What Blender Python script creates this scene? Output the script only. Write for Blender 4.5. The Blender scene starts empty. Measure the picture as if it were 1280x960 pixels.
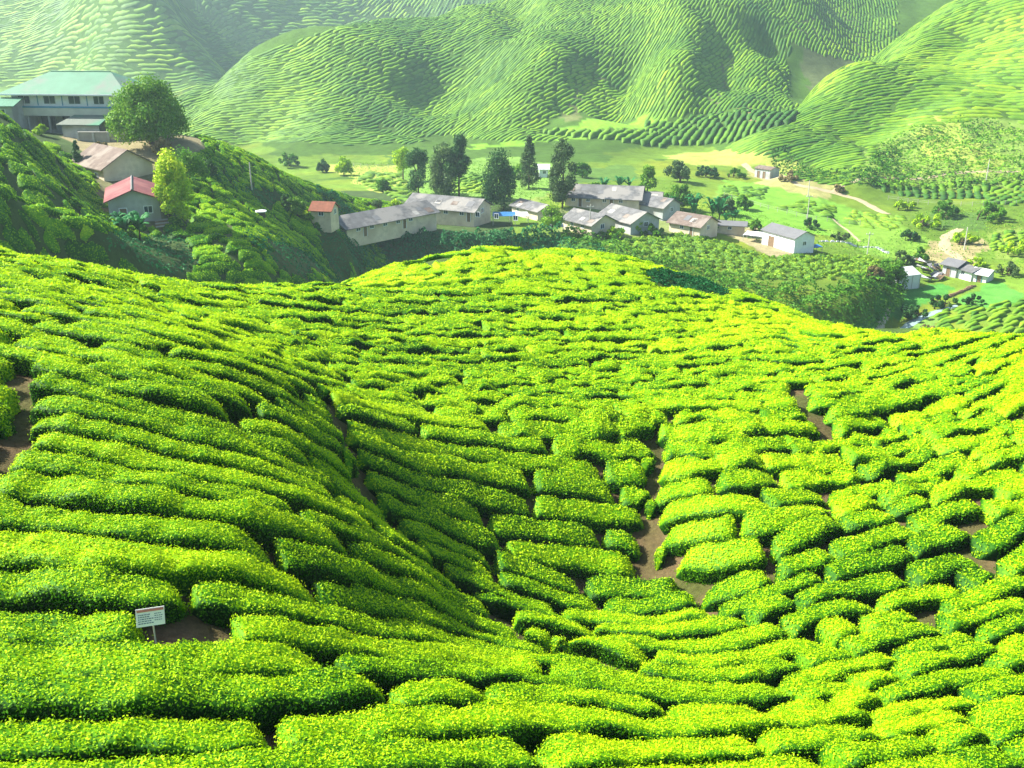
import bpy, math, random, time
import numpy as np
from mathutils import Vector
T0 = time.time()
R = math.radians
rng = np.random.default_rng(7)
random.seed(7)
sc = bpy.context.scene
COL = sc.collection

# ------------------------------------------------------------------ camera
PITCH = R(21.0); F = 1229.0
CP, SP = math.cos(PITCH), math.sin(PITCH)
cam_d = bpy.data.cameras.new('camera')
cam_d.lens = 36 * F / 1280; cam_d.clip_end = 6000; cam_d.clip_start = 0.3
cam = bpy.data.objects.new('camera', cam_d); COL.objects.link(cam)
cam.location = (0, 0, 0); cam.rotation_euler = (R(90) - PITCH, 0, 0)
sc.camera = cam

def at(px, py, Y):
    """the real point seen at a place of the photograph, at forward distance Y"""
    u = (px - 640) / F; v = (480 - py) / F
    k = Y / (CP + v * SP)
    return (u * k, Y, (-SP + v * CP) * k)
def proj(x, y, z):
    d = y * CP - z * SP
    u = x / d; v = (y * SP + z * CP) / d
    return 640 + F * u, 480 - F * v

# ------------------------------------------------------------------ noise
def _h(ix, iy, seed):
    n = (ix.astype(np.int64) * 374761393 + iy.astype(np.int64) * 668265263 + seed * 1274126177) & 0xffffffff
    n = ((n ^ (n >> 13)) * 1274126177) & 0xffffffff
    n = (n ^ (n >> 16)) & 0xffffffff
    return n / 4294967295.0
def noise(x, y, seed=0):
    x = np.asarray(x, float); y = np.asarray(y, float)
    ix = np.floor(x); iy = np.floor(y); fx = x - ix; fy = y - iy
    fx = fx * fx * (3 - 2 * fx); fy = fy * fy * (3 - 2 * fy)
    a = _h(ix, iy, seed); b = _h(ix + 1, iy, seed); c = _h(ix, iy + 1, seed); d = _h(ix + 1, iy + 1, seed)
    return ((a + (b - a) * fx) * (1 - fy) + (c + (d - c) * fx) * fy) * 2 - 1
def fbm(x, y, seed=0, o=3):
    s = 0; a = 1; t = 0
    for k in range(o):
        s = s + a * noise(x * 2 ** k, y * 2 ** k, seed + 17 * k); t += a; a *= .5
    return s / t

# ------------------------------------------------------------------ terrain
class TPS:
    def __init__(s, pts, lam=0.0):
        P = np.array(pts, float); s.c = P[:, :2]; n = len(P)
        s.m = s.c.mean(0); s.k = np.abs(s.c - s.m).max()
        c = (s.c - s.m) / s.k
        K = s.phi(np.hypot(c[:, None, 0] - c[None, :, 0], c[:, None, 1] - c[None, :, 1])) + lam * np.eye(n)
        Q = np.c_[np.ones(n), c]
        A = np.block([[K, Q], [Q.T, np.zeros((3, 3))]])
        s.w = np.linalg.solve(A, np.r_[P[:, 2], 0, 0, 0]); s.cn = c; s.n = n
    @staticmethod
    def phi(r):
        return np.where(r > 1e-9, r * r * np.log(np.maximum(r, 1e-9)), 0)
    def __call__(s, x, y):
        x = (np.asarray(x, float) - s.m[0]) / s.k; y = (np.asarray(y, float) - s.m[1]) / s.k
        o = s.w[s.n] + s.w[s.n + 1] * x + s.w[s.n + 2] * y
        for i in range(s.n):
            o = o + s.w[i] * s.phi(np.hypot(x - s.cn[i, 0], y - s.cn[i, 1]))
        return o

def P(l): return [at(*p) for p in l]

NEAR = TPS(P([
 # bottom edge and left ridge
 (0,960,11.2),(200,960,11.6),(400,960,12.2),(640,960,13.6),(850,960,14.8),(1050,960,15.2),(1280,960,15.6),
 (100,860,13.4),(190,780,15.2),(400,870,14.6),(30,700,17),(230,690,18.2),(100,640,19),(0,560,21),(100,540,22.3),(250,590,22.3),
 (380,680,20.5),(480,770,20.2),(100,450,27.5),(20,460,26),(0,380,33),(200,420,33),(300,480,29),(380,580,26),(60,360,40),(0,325,44),
 (150,350,46),(250,365,52),(300,400,45),(340,368,58),
 # gully one
 (400,510,32),(440,600,28.4),(450,640,26.9),(530,715,25.4),(620,785,24.4),(580,800,22.8),(540,760,22.8),(700,830,21.8),(780,862,20.5),(640,880,17.5),(730,920,16.2),
 (560,850,18.5),
 # bank below the plateau
 (480,620,29.3),(500,560,33),(600,700,29.6),(600,640,32.2),(600,545,37.5),(700,720,30.6),(700,640,33.7),(700,545,38.6),(780,640,34.8),(780,545,39.5),
 (815,560,39.4),(810,640,34.8),(810,700,32.2),(870,750,29.5),(720,780,27.6),(800,760,29.6),
 # plateau
 (400,450,42),(450,500,38),(500,420,49),(430,365,63),(600,480,43.5),(600,420,51.5),(600,370,60),(560,322,71),(470,345,67),(700,330,72),(760,323,78),(750,400,58),(750,480,46),(660,321,73.5),
 (850,345,80),(800,370,67),(850,520,41.5),(850,450,51),(900,480,46),(920,370,76),(880,400,64),(1000,398,74),(1050,425,74),
 (900,540,39.5),(950,500,43.5),
 # right side
 (950,450,51),(950,433,54),(830,433,54),(1050,428,56),(1150,427,54),(1280,428,49),(1050,460,49),(1200,445,49),(1020,500,43),(1070,535,40.5),(1130,540,40),(1180,500,43),(1250,470,43.5),(1270,540,38),
 (1000,570,37.8),(900,600,35.5),(900,660,32),(1000,640,33.5),(1000,700,29.8),(1100,640,33.3),(1200,620,33.8),(1280,620,33.2),(1120,720,28.6),(1230,720,28.4),
 (950,780,26.3),(870,810,25.2),(1050,790,25.4),(1180,800,24.6),(1280,800,24.2),(900,870,20.6),(1030,870,20.9),(1150,870,20.6),(1280,880,19.6),(860,910,17.8),
]) + [
 # ground under and beside the viewer
 (0,0,-3.2),(0,6,-8.2),(-8,4,-6.5),(8,4,-8.5),(-20,0,-1),(20,0,-8),(-20,12,-8.5),(-30,20,-8),(-32,35,-8),(-45,40,-7),(24,12,-13),(34,20,-12.5),(40,32,-14),(48,45,-17),(-45,10,0),(45,5,-8),
 # fall behind the crest
 (-32,52,-17),(-28,62,-26),(-50,58,-18),(-50,75,-34),(-22,66,-24),(-15,74,-24),(-8,84,-25),(0,88,-25),(8,92,-27),(18,92,-28),(30,86,-28),(34,78,-25),
 (-20,90,-38),(0,104,-40),(20,108,-42),(40,98,-38),(38,66,-23),(26,62,-20.8),(34,58,-22.2),(45,58,-24),(60,66,-34),(60,50,-26),(75,70,-44),(60,95,-48),(-60,95,-50),(-70,60,-30),(80,40,-30),
 (-30,120,-55),(0,125,-52),(40,125,-55),(80,110,-55),
], lam=1e-5)

VAL = TPS(P([(900,300,200),(820,195,310),(955,215,290),(600,280,200),(430,215,270),(500,270,212),(760,270,205),(980,305,195),(1140,350,178),(1110,408,158),(1240,400,152),
 (1250,330,185),(1250,260,225),(1100,262,232),(1040,240,252),(1000,330,176),(850,310,188),(700,284,197),(640,200,300)]) + [
 (-20,150,-56),(20,148,-57),(-45,150,-58),(40,132,-56),(70,125,-54),(100,120,-52),(-80,120,-60),(-150,100,-60),(-300,200,-60),(-300,500,-50),(0,500,-46),(300,500,-46),(400,200,-48),(150,60,-52),(-150,0,-50),(150,-20,-50),(0,-60,-50),
 (-60,260,-44),(120,330,-44)], lam=3e-5)

# terrace on which the village stands, its bank falls towards the viewer
TER_EDGE = [at(400,304,175),at(450,299,178),at(560,298,178),at(700,297,180),at(760,318,170),at(850,355,157),at(930,378,152),at(1000,392,149),at(1060,380,154),at(1100,362,163),at(1112,340,178),at(1060,315,196)]
TERP = TPS(P([(420,302,176),(560,297,179),(400,290,182),(560,283,190),(700,286,188),(860,300,187),(1000,310,190),(850,345,162),(930,362,158),(1000,372,156),(1060,360,162),(1090,330,180),(760,310,175),(600,262,215),(850,240,240),(1000,260,230),(450,240,230)])+[(-100,230,-43),(120,300,-44)], lam=1e-3)

LEFT = TPS(P([(0,145,118),(-80,120,122),(-160,150,105),(40,180,112),(60,230,102),(0,260,92),(100,290,96),(130,330,90),(20,320,85),(200,345,96),
 (70,168,147),(100,172,146),(160,172,146),(20,160,152),(100,205,132),(140,225,126),(200,222,128),(150,268,113),(215,272,114),(185,300,108),(110,262,112),(90,215,122),
 (230,172,146),(260,200,140),(330,205,163),(400,235,182),(480,257,203),(560,275,225),(300,235,140),(300,265,126),(320,330,108),(260,310,108),(400,300,147),(400,350,122),(440,320,150),(380,265,158),(480,290,183),(350,290,132)]) + [
 (-70,165,-22),(-95,165,-20),(-60,190,-40),(-30,215,-48),(-100,210,-46),(-150,180,-45),(-140,140,-20),(-120,110,-14),(-150,80,-30),(-90,75,-28),(-60,75,-34),(-40,85,-42),(-20,105,-46),(-10,130,-52),(-20,150,-58),(0,190,-60),(0,230,-60),(-60,250,-60),(-160,240,-60),(-90,50,-52),(-200,120,-60),(-40,60,-55)], lam=1e-5)

CENT = TPS(P([(400,200,300),(500,203,300),(600,190,310),(650,172,316),(460,165,318),(330,170,330),(270,140,345),
 (250,103,375),(330,62,400),(400,40,415),(480,27,430),(560,22,440),(640,5,455),(700,-30,470),(850,-60,480),(960,-60,470),
 (440,110,352),(400,150,328),(500,70,385),(560,60,405),(560,110,385),(520,130,372),(600,150,335),(640,110,352),(560,160,330),(640,60,390),
 (700,120,345),(720,60,375),(690,165,322),(750,140,340),(780,90,375),(810,60,390),(800,140,345),(860,60,370),(850,120,345),(860,150,335),(910,100,368),(900,50,392),(940,130,345),
 (980,60,400),(940,0,430),(900,0,415),(850,0,410),(1000,120,360),(1020,80,400),(1060,60,430),(1000,0,440),(1050,20,470),(1100,10,490),(1170,-20,520),(780,0,440),(720,10,430)]) + [
 (-150,330,-48),(-130,400,-42),(-150,460,-60),(-60,275,-52),(0,285,-52),(60,300,-52),(120,310,-56),(220,340,-40),(280,420,0),(-80,520,-45),(0,560,-20),(100,560,10),(200,560,25),(300,520,25),(-200,400,-70),(400,450,10)], lam=1e-5)

RIGHT = TPS(P([(980,222,262),(1030,232,256),(1080,232,250),(1200,232,250),(1280,232,248),(960,185,285),(975,150,320),(1010,128,345),(1060,108,350),(1040,170,292),(1100,130,305),(1100,190,272),
 (1100,75,345),(1150,40,362),(1190,8,380),(1240,-30,395),(1290,-60,400),(1180,120,302),(1180,75,330),(1240,60,335),(1280,110,305),(1230,160,280),(1160,165,275),(1200,190,266),(1280,180,268),(1240,200,262),(1130,210,262),(1350,100,295),(1400,40,310),(1400,180,262),(1350,-80,390)]) + [
 (70,270,-52),(95,350,-50),(100,240,-54),(140,232,-56),(190,230,-50),(130,420,-35),(170,450,-30),(230,460,0),(300,440,20),(330,300,0),(330,230,-30)], lam=1e-5)

# low front ridge with the dark row face
FRONT = TPS(P([(650,178,322),(700,155,345),(760,158,345),(700,185,318),(800,188,312),(900,188,312),(950,190,300),(830,160,330),(880,148,338),(950,143,340),(1000,148,330),(985,180,300)])+
 [(-20,310,-52),(0,350,-60),(60,370,-60),(110,370,-60),(130,330,-50),(80,290,-56),(40,290,-56)], lam=1e-5)

BACK = TPS(P([(170,15,560),(160,60,545),(150,105,530),(165,-60,590),(60,60,590),(0,90,575),(-80,60,610),(0,-20,660),(100,-20,630),(220,60,625),(260,90,640),(300,40,700),(400,10,760),(500,0,790),(560,-10,800),(640,-20,820),(330,-60,780),(450,-100,850),(210,10,625),(100,70,572),(40,20,625)]) +
 [(-400,500,10),(-500,800,90),(-250,900,110),(0,1000,130),(200,950,110),(400,900,110),(600,800,90),(600,500,40),(-250,470,-50),(-60,500,-60),(0,600,-55),(250,640,0),(500,400,0),(-600,300,30)], lam=1e-5)

def smax(a, b, k):
    d = (a - b) / k
    return b + k * np.logaddexp(0, d)

EDG = np.array([(p[0], p[1]) for p in TER_EDGE])
def terr_mask(x, y):
    """about 1 inside the village terrace, falling to 0 over a steep bank"""
    poly = np.r_[EDG, [(90, 330), (-120, 330), (-120, 190)]]
    x = np.asarray(x, float); y = np.asarray(y, float)
    x0, y0 = x, y
    ins = np.zeros(np.broadcast(x, y).shape, bool); d = np.full(ins.shape, 1e9)
    n = len(poly)
    for i in range(n):
        ax, ay = poly[i]; bx, by = poly[(i + 1) % n]
        c = ((ay > y) != (by > y)) & (x < (bx - ax) * (y - ay) / ((by - ay) or 1e-9) + ax)
        ins ^= c
        t = np.clip(((x - ax) * (bx - ax) + (y - ay) * (by - ay)) / ((bx - ax) ** 2 + (by - ay) ** 2), 0, 1)
        d = np.minimum(d, np.hypot(x - ax - t * (bx - ax), y - ay - t * (by - ay)))
    return np.where(ins, d, -d)

def _wl(T, pts, y0, y1):
    """photograph places carried onto a hill surface"""
    out = []
    for px, py in pts:
        Y = np.linspace(y0, y1, 300); u = (px - 640) / F; v = (480 - py) / F; k = Y / (CP + v * SP)
        b = (-SP + v * CP) * k < T(u * k, Y); i = int(np.argmax(b)) if b.any() else 299
        out.append((float(u * k[i]), float(Y[i])))
    return out
def _ld(x, y, pl):
    d = np.full(np.shape(x), 1e9)
    for (ax, ay), (bx, by) in zip(pl[:-1], pl[1:]):
        t = np.clip(((x - ax) * (bx - ax) + (y - ay) * (by - ay)) / ((bx - ax) ** 2 + (by - ay) ** 2 + 1e-9), 0, 1)
        d = np.minimum(d, np.hypot(x - ax - t * (bx - ax), y - ay - t * (by - ay)))
    return d
CARVE_C = [(_wl(CENT, p, 290, 480), dp, wd) for p, dp, wd in [
  ([(742,70),(718,110),(698,152)],7,9),([(790,78),(772,112),(765,148)],6,7),([(908,55),(888,92),(886,142)],5,8),([(962,45),(995,72),(1003,112)],4,10),
  ([(650,3),(648,35)],5,10),([(283,68),(262,108)],4,8),([(560,20),(700,80)],-2,10),([(880,5),(905,25),(960,40)],3,8),([(470,150),(560,168)],4,8)]]
CARVE_R = [(_wl(RIGHT, p, 250, 400), dp, wd) for p, dp, wd in [([(1240,45),(1180,88),(1130,118),(1090,150)],5,13),([(1290,150),(1210,150),(1140,178)],4,9),([(1200,35),(1130,70)],4,8)]]
def carve(x, y, lst):
    z = 0
    for pl, dp, wd in lst: z = z - dp * np.exp(-(_ld(x, y, pl) / wd) ** 2)
    return z
CENT0, RIGHT0 = CENT, RIGHT
def CENT(x, y): return CENT0(x, y) + carve(x, y, CARVE_C)
def RIGHT(x, y): return RIGHT0(x, y) + carve(x, y, CARVE_R)
def _m(f, x, y, m):
    o = np.full(x.shape, -300.0)
    if m.any(): o[m] = f(x[m], y[m])
    return o
def comps(x, y):
    x, y = np.broadcast_arrays(np.asarray(x, float), np.asarray(y, float))
    nz = _m(NEAR, x, y, (y < 140) & (np.abs(x) < 110) & (y > -60))
    v = np.clip(VAL(x, y), -62, -38)
    td = terr_mask(x, y)
    tz = _m(TERP, x, y, td > -14)
    tz = np.clip(tz, -47, -38)
    v = np.where(td > -14, smax(v, tz + np.minimum(0, td * 1.1), .4), v)
    lf = _m(LEFT, x, y, (x < 15) & (y < 260) & (y > 40) & (x > -200))
    ce = _m(CENT, x, y, (y > 250) & (y < 650) & (np.abs(x) < 520))
    ri = _m(RIGHT, x, y, (y > 215) & (y < 560) & (x > 50) & (x < 520))
    fr = _m(FRONT, x, y, (y > 280) & (y < 380) & (x > -40) & (x < 150))
    ba = _m(BACK, x, y, y > 380)
    return nz, v, lf, ce, ri, fr, ba

def Zexact(x, y):
    nz, v, lf, ce, ri, fr, ba = comps(x, y)
    z = v
    z = smax(z, ce, 2.0); z = smax(z, ri, 2.0); z = smax(z, fr, 1.2); z = smax(z, ba, 4.0); z = smax(z, lf, 1.0); z = smax(z, nz, .4)
    d = np.hypot(x, y)
    z = z + fbm(np.asarray(x) / 22, np.asarray(y) / 22, 3) * np.clip((d - 220) / 150, 0, 1) * 3.0
    return z
class Tile:
    def __init__(s, x0, x1, y0, y1, h):
        s.x0, s.y0, s.h = x0, y0, h; s.x1, s.y1 = x1, y1
        xs = np.arange(x0, x1 + h, h); ys = np.arange(y0, y1 + h, h)
        X, Y = np.meshgrid(xs, ys); s.Z = Zexact(X, Y)
    def __call__(s, x, y):
        u = (x - s.x0) / s.h; v = (y - s.y0) / s.h
        i = np.clip(u.astype(int), 0, s.Z.shape[1] - 2); j = np.clip(v.astype(int), 0, s.Z.shape[0] - 2)
        u = u - i; v = v - j
        return (s.Z[j, i] * (1 - u) + s.Z[j, i + 1] * u) * (1 - v) + (s.Z[j + 1, i] * (1 - u) + s.Z[j + 1, i + 1] * u) * v
    def inside(s, x, y):
        return (x >= s.x0) & (x < s.x1) & (y >= s.y0) & (y < s.y1)
TILES = [Tile(-60, 60, 0, 110, .5), Tile(-150, 150, 40, 260, 1.25), Tile(-420, 460, 200, 700, 2.5)]
def Z(x, y):
    x, y = np.broadcast_arrays(np.asarray(x, float), np.asarray(y, float))
    z = np.empty(x.shape); left = np.ones(x.shape, bool)
    for t in TILES:
        m = left & t.inside(x, y)
        z[m] = t(x[m], y[m]); left &= ~m
    if left.any():
        z[left] = Zexact(x[left], y[left])
        r = np.hypot(x, y)
        z = np.where(r > 1400, z * np.exp(-(r - 1400) / 900), z)
    z = z + fbm(x / 4, y / 4, 5) * .12
    return z

def zt(x, y): return float(Z(np.array([x]), np.array([y]))[0])

def mesh_obj(name, V, Fq, mat, parent=None, attrs=None, smooth=True, mats=None, midx=None):
    me = bpy.data.meshes.new(name)
    V = np.asarray(V, np.float32)
    if isinstance(Fq, np.ndarray):
        nf, k = Fq.shape
        me.vertices.add(len(V)); me.vertices.foreach_set('co', V.ravel())
        me.loops.add(nf * k); me.loops.foreach_set('vertex_index', Fq.astype(np.int32).ravel())
        me.polygons.add(nf); me.polygons.foreach_set('loop_start', np.arange(0, nf * k, k, dtype=np.int32))
        me.polygons.foreach_set('use_smooth', np.full(nf, smooth))
        me.update(calc_edges=True)
    else:
        me.from_pydata([tuple(map(float, p)) for p in V], [], Fq); me.update()
        if smooth: me.polygons.foreach_set('use_smooth', [True] * len(me.polygons))
    for k_, a in (attrs or {}).items():
        a = np.asarray(a, np.float32)
        if a.ndim == 1:
            at_ = me.attributes.new(k_, 'FLOAT', 'POINT'); at_.data.foreach_set('value', a)
        else:
            at_ = me.attributes.new(k_, 'FLOAT_COLOR', 'POINT'); at_.data.foreach_set('color', np.c_[a, np.ones(len(a))].astype(np.float32).ravel())
    for m in (mats or [mat]): me.materials.append(m)
    if midx is not None: me.polygons.foreach_set('material_index', np.asarray(midx, np.int32))
    o = bpy.data.objects.new(name, me); COL.objects.link(o)
    if parent: o.parent = parent
    return o
def tag(o, label=None, cat=None, group=None, kind=None):
    if label: o['label'] = label
    if cat: o['category'] = cat
    if group: o['group'] = group
    if kind: o['kind'] = kind
    return o

# ------------------------------------------------------------------ materials
def new_mat(name):
    m = bpy.data.materials.new(name); m.use_nodes = True
    nt = m.node_tree; nt.nodes.clear()
    out = nt.nodes.new('ShaderNodeOutputMaterial')
    return m, nt, out
def N(nt, t, **kw):
    n = nt.nodes.new(t)
    for k, v in kw.items():
        if k in n.inputs.keys(): n.inputs[k].default_value = v
        else: setattr(n, k, v)
    return n
def L(nt, a, b): nt.links.new(a, b)
def ramp(nt, fac, stops):
    r = nt.nodes.new('ShaderNodeValToRGB'); e = r.color_ramp.elements
    while len(e) < len(stops): e.new(.5)
    for i, (p, c) in enumerate(stops):
        e[i].position = p; e[i].color = (*c, 1)
    L(nt, fac, r.inputs[0]); return r.outputs[0]

def leaf_material(name, stops, trans=.35, rough=.45, scale=0, spec=.3):
    m, nt, out = new_mat(name)
    a = N(nt, 'ShaderNodeAttribute', attribute_name='tone')
    f = a.outputs['Fac']
    if scale:
        no = N(nt, 'ShaderNodeTexNoise', Scale=scale, Detail=3.0); g = N(nt, 'ShaderNodeNewGeometry')
        L(nt, g.outputs['Position'], no.inputs['Vector'])
        ma = N(nt, 'ShaderNodeMath', operation='MULTIPLY_ADD'); L(nt, no.outputs[0], ma.inputs[0]); ma.inputs[1].default_value = .5
        sb = N(nt, 'ShaderNodeMath', operation='SUBTRACT'); L(nt, f, sb.inputs[0]); sb.inputs[1].default_value = .25
        L(nt, sb.outputs[0], ma.inputs[2]); f = ma.outputs[0]
    c = ramp(nt, f, stops)
    p = N(nt, 'ShaderNodeBsdfPrincipled', Roughness=rough); p.inputs['Specular IOR Level'].default_value = spec
    L(nt, c, p.inputs['Base Color'])
    if trans:
        t = N(nt, 'ShaderNodeBsdfTranslucent'); L(nt, c, t.inputs['Color'])
        mx = N(nt, 'ShaderNodeMixShader'); mx.inputs[0].default_value = trans
        L(nt, p.outputs[0], mx.inputs[1]); L(nt, t.outputs[0], mx.inputs[2]); L(nt, mx.outputs[0], out.inputs[0])
    else: L(nt, p.outputs[0], out.inputs[0])
    return m
TEA = [(0, (.004, .035, .002)), (.3, (.03, .15, .003)), (.52, (.135, .36, .002)), (.75, (.33, .56, .003)), (1, (.47, .65, .006))]
M_TEA = leaf_material('tea_leaf', TEA, rough=.6, spec=.12, scale=11)
FARTEA = [(0, (.008, .045, .008)), (.35, (.034, .13, .006)), (.65, (.115, .26, .005)), (1, (.25, .39, .008))]
M_FTEA = leaf_material('tea_leaf_far', FARTEA, trans=.2, rough=.7, scale=.5)

def ground_material():
    m, nt, out = new_mat('soil_and_grass')
    a = N(nt, 'ShaderNodeAttribute', attribute_name='gcol')
    g = N(nt, 'ShaderNodeNewGeometry')
    n1 = N(nt, 'ShaderNodeTexNoise', Scale=.35, Detail=8.0, Roughness=.7); L(nt, g.outputs['Position'], n1.inputs['Vector'])
    n2 = N(nt, 'ShaderNodeTexNoise', Scale=6.0, Detail=6.0, Roughness=.7); L(nt, g.outputs['Position'], n2.inputs['Vector'])
    mu = N(nt, 'ShaderNodeMath', operation='MULTIPLY'); L(nt, n1.outputs[0], mu.inputs[0]); L(nt, n2.outputs[0], mu.inputs[1])
    mr = N(nt, 'ShaderNodeMapRange'); L(nt, mu.outputs[0], mr.inputs[0])
    for i, v in enumerate((.08, .45, .45, 1.5)): mr.inputs[i + 1].default_value = v
    mx = N(nt, 'ShaderNodeVectorMath', operation='SCALE'); L(nt, a.outputs['Color'], mx.inputs[0]); L(nt, mr.outputs[0], mx.inputs['Scale'])
    b = N(nt, 'ShaderNodeBump', Strength=.6, Distance=.15); L(nt, n2.outputs[0], b.inputs['Height'])
    p = N(nt, 'ShaderNodeBsdfPrincipled', Roughness=.95); p.inputs['Specular IOR Level'].default_value = .1
    L(nt, mx.outputs[0], p.inputs['Base Color']); L(nt, b.outputs[0], p.inputs['Normal']); L(nt, p.outputs[0], out.inputs[0])
    return m
M_GROUND = ground_material()

# ------------------------------------------------------------------ ground sheet
def _hit(pts, y0, y1):
    out = []
    for px, py in pts:
        Y = np.linspace(y0, y1, 700); u = (px - 640) / F; v = (480 - py) / F; k = Y / (CP + v * SP)
        b = (-SP + v * CP) * k < Z(u * k, Y); i = int(np.argmax(b)) if b.any() else 699
        out.append((float(u * k[i]), float(Y[i])))
    return out
def _inp(x, y, poly):
    ins = np.zeros(np.shape(x), bool); n = len(poly)
    for i in range(n):
        ax, ay = poly[i]; bx, by = poly[(i + 1) % n]
        ins ^= ((ay > y) != (by > y)) & (x < (bx - ax) * (y - ay) / ((by - ay) or 1e-9) + ax)
    return ins
SOIL = (.11, .075, .042)
PATCH = [
 ([(1000,250),(1060,262),(1040,282),(985,272)], (.07,.17,.02), 185, 300), ([(1100,290),(1150,300),(1140,318),(1090,306)], (.17,.22,.05), 170, 260), ([(900,240),(950,243),(940,262),(890,256)], (.15,.25,.04), 185, 300),
 ([(1150,262),(1230,268),(1220,290),(1150,284)], (.08,.16,.03), 170, 280), ([(560,215),(640,212),(635,240),(560,238)], (.09,.17,.03), 200, 330), ([(1240,285),(1300,285),(1300,325),(1245,320)], (.16,.24,.04), 160, 260),
 ([(700,205),(800,208),(800,225),(705,228)], (.08,.16,.03), 220, 340), ([(640,225),(700,235),(690,255),(640,250)], (.19,.25,.06), 200, 330), # (outline, colour, nearest, farthest): mown fields, crops, bare yards
 ([(830,192),(900,188),(960,196),(1000,205),(1010,225),(960,212),(900,206),(850,205)], (.28,.33,.07), 240, 330),
 ([(905,225),(1000,232),(1070,262),(1110,285),(1090,305),(1020,292),(960,285),(900,262)], (.13,.29,.03), 185, 300),
 ([(1030,285),(1100,268),(1160,300),(1140,325),(1075,315)], (.15,.28,.035), 170, 260),
 ([(400,205),(500,208),(505,235),(470,240),(430,222)], (.30,.36,.07), 220, 330),
 ([(500,205),(640,195),(700,205),(690,250),(600,255),(520,250)], (.15,.28,.05), 210, 330),
 ([(1085,395),(1120,355),(1180,350),(1200,360),(1150,388),(1110,402),(1100,425),(1060,425),(1040,408)], (.06,.22,.035), 140, 200),
 ([(1200,375),(1235,352),(1290,368),(1290,385),(1215,385)], (.08,.25,.04), 140, 200),
 ([(1120,425),(1150,402),(1200,385),(1180,400),(1165,430)], (.14,.26,.05), 140, 190),
 ([(690,262),(830,262),(845,290),(760,296),(700,294)], (.17,.22,.07), 180, 230),
 ([(880,280),(960,288),(1010,315),(980,322),(920,300)], (.30,.27,.15), 175, 230),
 ([(1160,300),(1235,300),(1225,335),(1170,335)], (.28,.25,.12), 165, 240),
 ([(50,160),(240,160),(250,190),(208,206),(110,200),(85,182)], (.24,.21,.12), 118, 170),
 ([(110,200),(205,200),(215,290),(150,285),(118,255)], (.15,.15,.07), 100, 135),
 ([(1100,150),(1290,150),(1290,232),(1075,232)], (.17,.27,.05), 240, 330),
 ([(1150,140),(1200,150),(1250,200),(1225,225),(1160,200)], (.26,.34,.06), 240, 330),
 ([(940,215),(1000,215),(1040,240),(1020,246),(950,232)], (.27,.27,.10), 220, 300),
 ([(560,185),(640,172),(800,148),(830,150),(760,165),(640,185)], (.17,.36,.03), 270, 370),
 ([(905,60),(912,60),(905,120),(902,142),(885,142),(890,110)], (.10,.13,.05), 285, 420),
 ([(700,150),(705,130),(745,95),(742,88),(760,92),(722,135),(722,150)], (.12,.15,.05), 285, 420),
 ([(1000,70),(1060,90),(1080,30),(1040,0),(990,40)], (.09,.12,.05), 330, 500),
 ([(920,138),(950,138),(965,155),(945,160)], (.30,.22,.12), 280, 360),
 ([(280,290),(385,300),(430,345),(400,365),(330,330)], (.10,.13,.05), 90, 190),
]
def build_ground():
    az_f = np.radians(np.arange(-44, 44.001, .14))
    az_c = np.radians(np.r_[np.arange(-180, -44, 4.0)]); az_d = np.radians(np.arange(46, 180, 4.0))
    az = np.r_[az_c, az_f, az_d]
    r = [.02, .5, 1.0]
    while r[-1] < 5000:
        x = r[-1]
        r.append(x + (max(.25, x * .006) if x < 130 else (x * .006 if x < 420 else (x * .009 if x < 800 else x * .05))))
    r = np.array(r)
    A, Rr = np.meshgrid(az, r)
    X = np.sin(A) * Rr; Y = np.cos(A) * Rr
    Zz = Z(X, Y)
    n = len(az); k = len(r)
    i, j = np.meshgrid(np.arange(k - 1), np.arange(n), indexing='ij')
    j2 = (j + 1) % n
    Fq = np.stack([i * n + j, i * n + j2, (i + 1) * n + j2, (i + 1) * n + j], -1).reshape(-1, 4)[:, ::-1]
    V = np.c_[X.ravel(), Y.ravel(), Zz.ravel()]
    o = mesh_obj('ground', V, Fq, M_GROUND, attrs={'gcol': ground_colour(X.ravel(), Y.ravel(), Zz.ravel())})
    tag(o, 'green tea valley ground with brown soil between the bushes', kind='structure')
def ground_colour(x, y, z):
    c = np.tile(np.array([.105, .19, .02]), (len(x), 1))
    nn = fbm(x / 30, y / 30, 41, 3)[:, None]
    c = c * (1 + .5 * nn) + np.array([.05, .03, 0]) * np.clip(fbm(x / 14, y / 14, 44, 2), 0, 1)[:, None] * 2
    hill = (y > 250) & (z > -41)
    c[hill] = np.array([.055, .12, .016]) * (1 + .3 * nn[hill])
    r = np.hypot(x, y)
    lh = (r < 235) & (x < 0) & (z > -43) & (y > 78); c[lh] = (.05, .09, .025)
    near = (np.abs(x) < 90) & (y < 92); nz = np.full(len(x), -300.0); nz[near] = NEAR(x[near], y[near])
    near &= nz > z - 1.5
    mix = np.clip(.5 + fbm(x / 1.5, y / 1.5, 43, 2), 0, 1)[:, None]
    c[near] = (np.array(SOIL) * mix + np.array([.06, .07, .02]) * (1 - mix))[near]
    nf = near & (y > 47); c[nf] = (.05, .09, .02)
    wx = x + 3 * fbm(x / 6, y / 6, 51, 2) * np.clip(r / 200, 0, 1.3); wy = y + 3 * fbm(x / 6, y / 6, 52, 2) * np.clip(r / 200, 0, 1.3)
    for pl, col, a, b in PATCH:
        W = _hit(pl, a, b); xs = [p[0] for p in W]; ys = [p[1] for p in W]
        m = (x > min(xs) - 5) & (x < max(xs) + 5) & (y > min(ys) - 5) & (y < max(ys) + 5)
        idx = np.nonzero(m)[0]; ins = _inp(wx[idx], wy[idx], W); c[idx[ins]] = np.array(col) * (1 + .25 * nn[idx[ins]])
    return np.clip(c, 0, 1)
build_ground()
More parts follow.
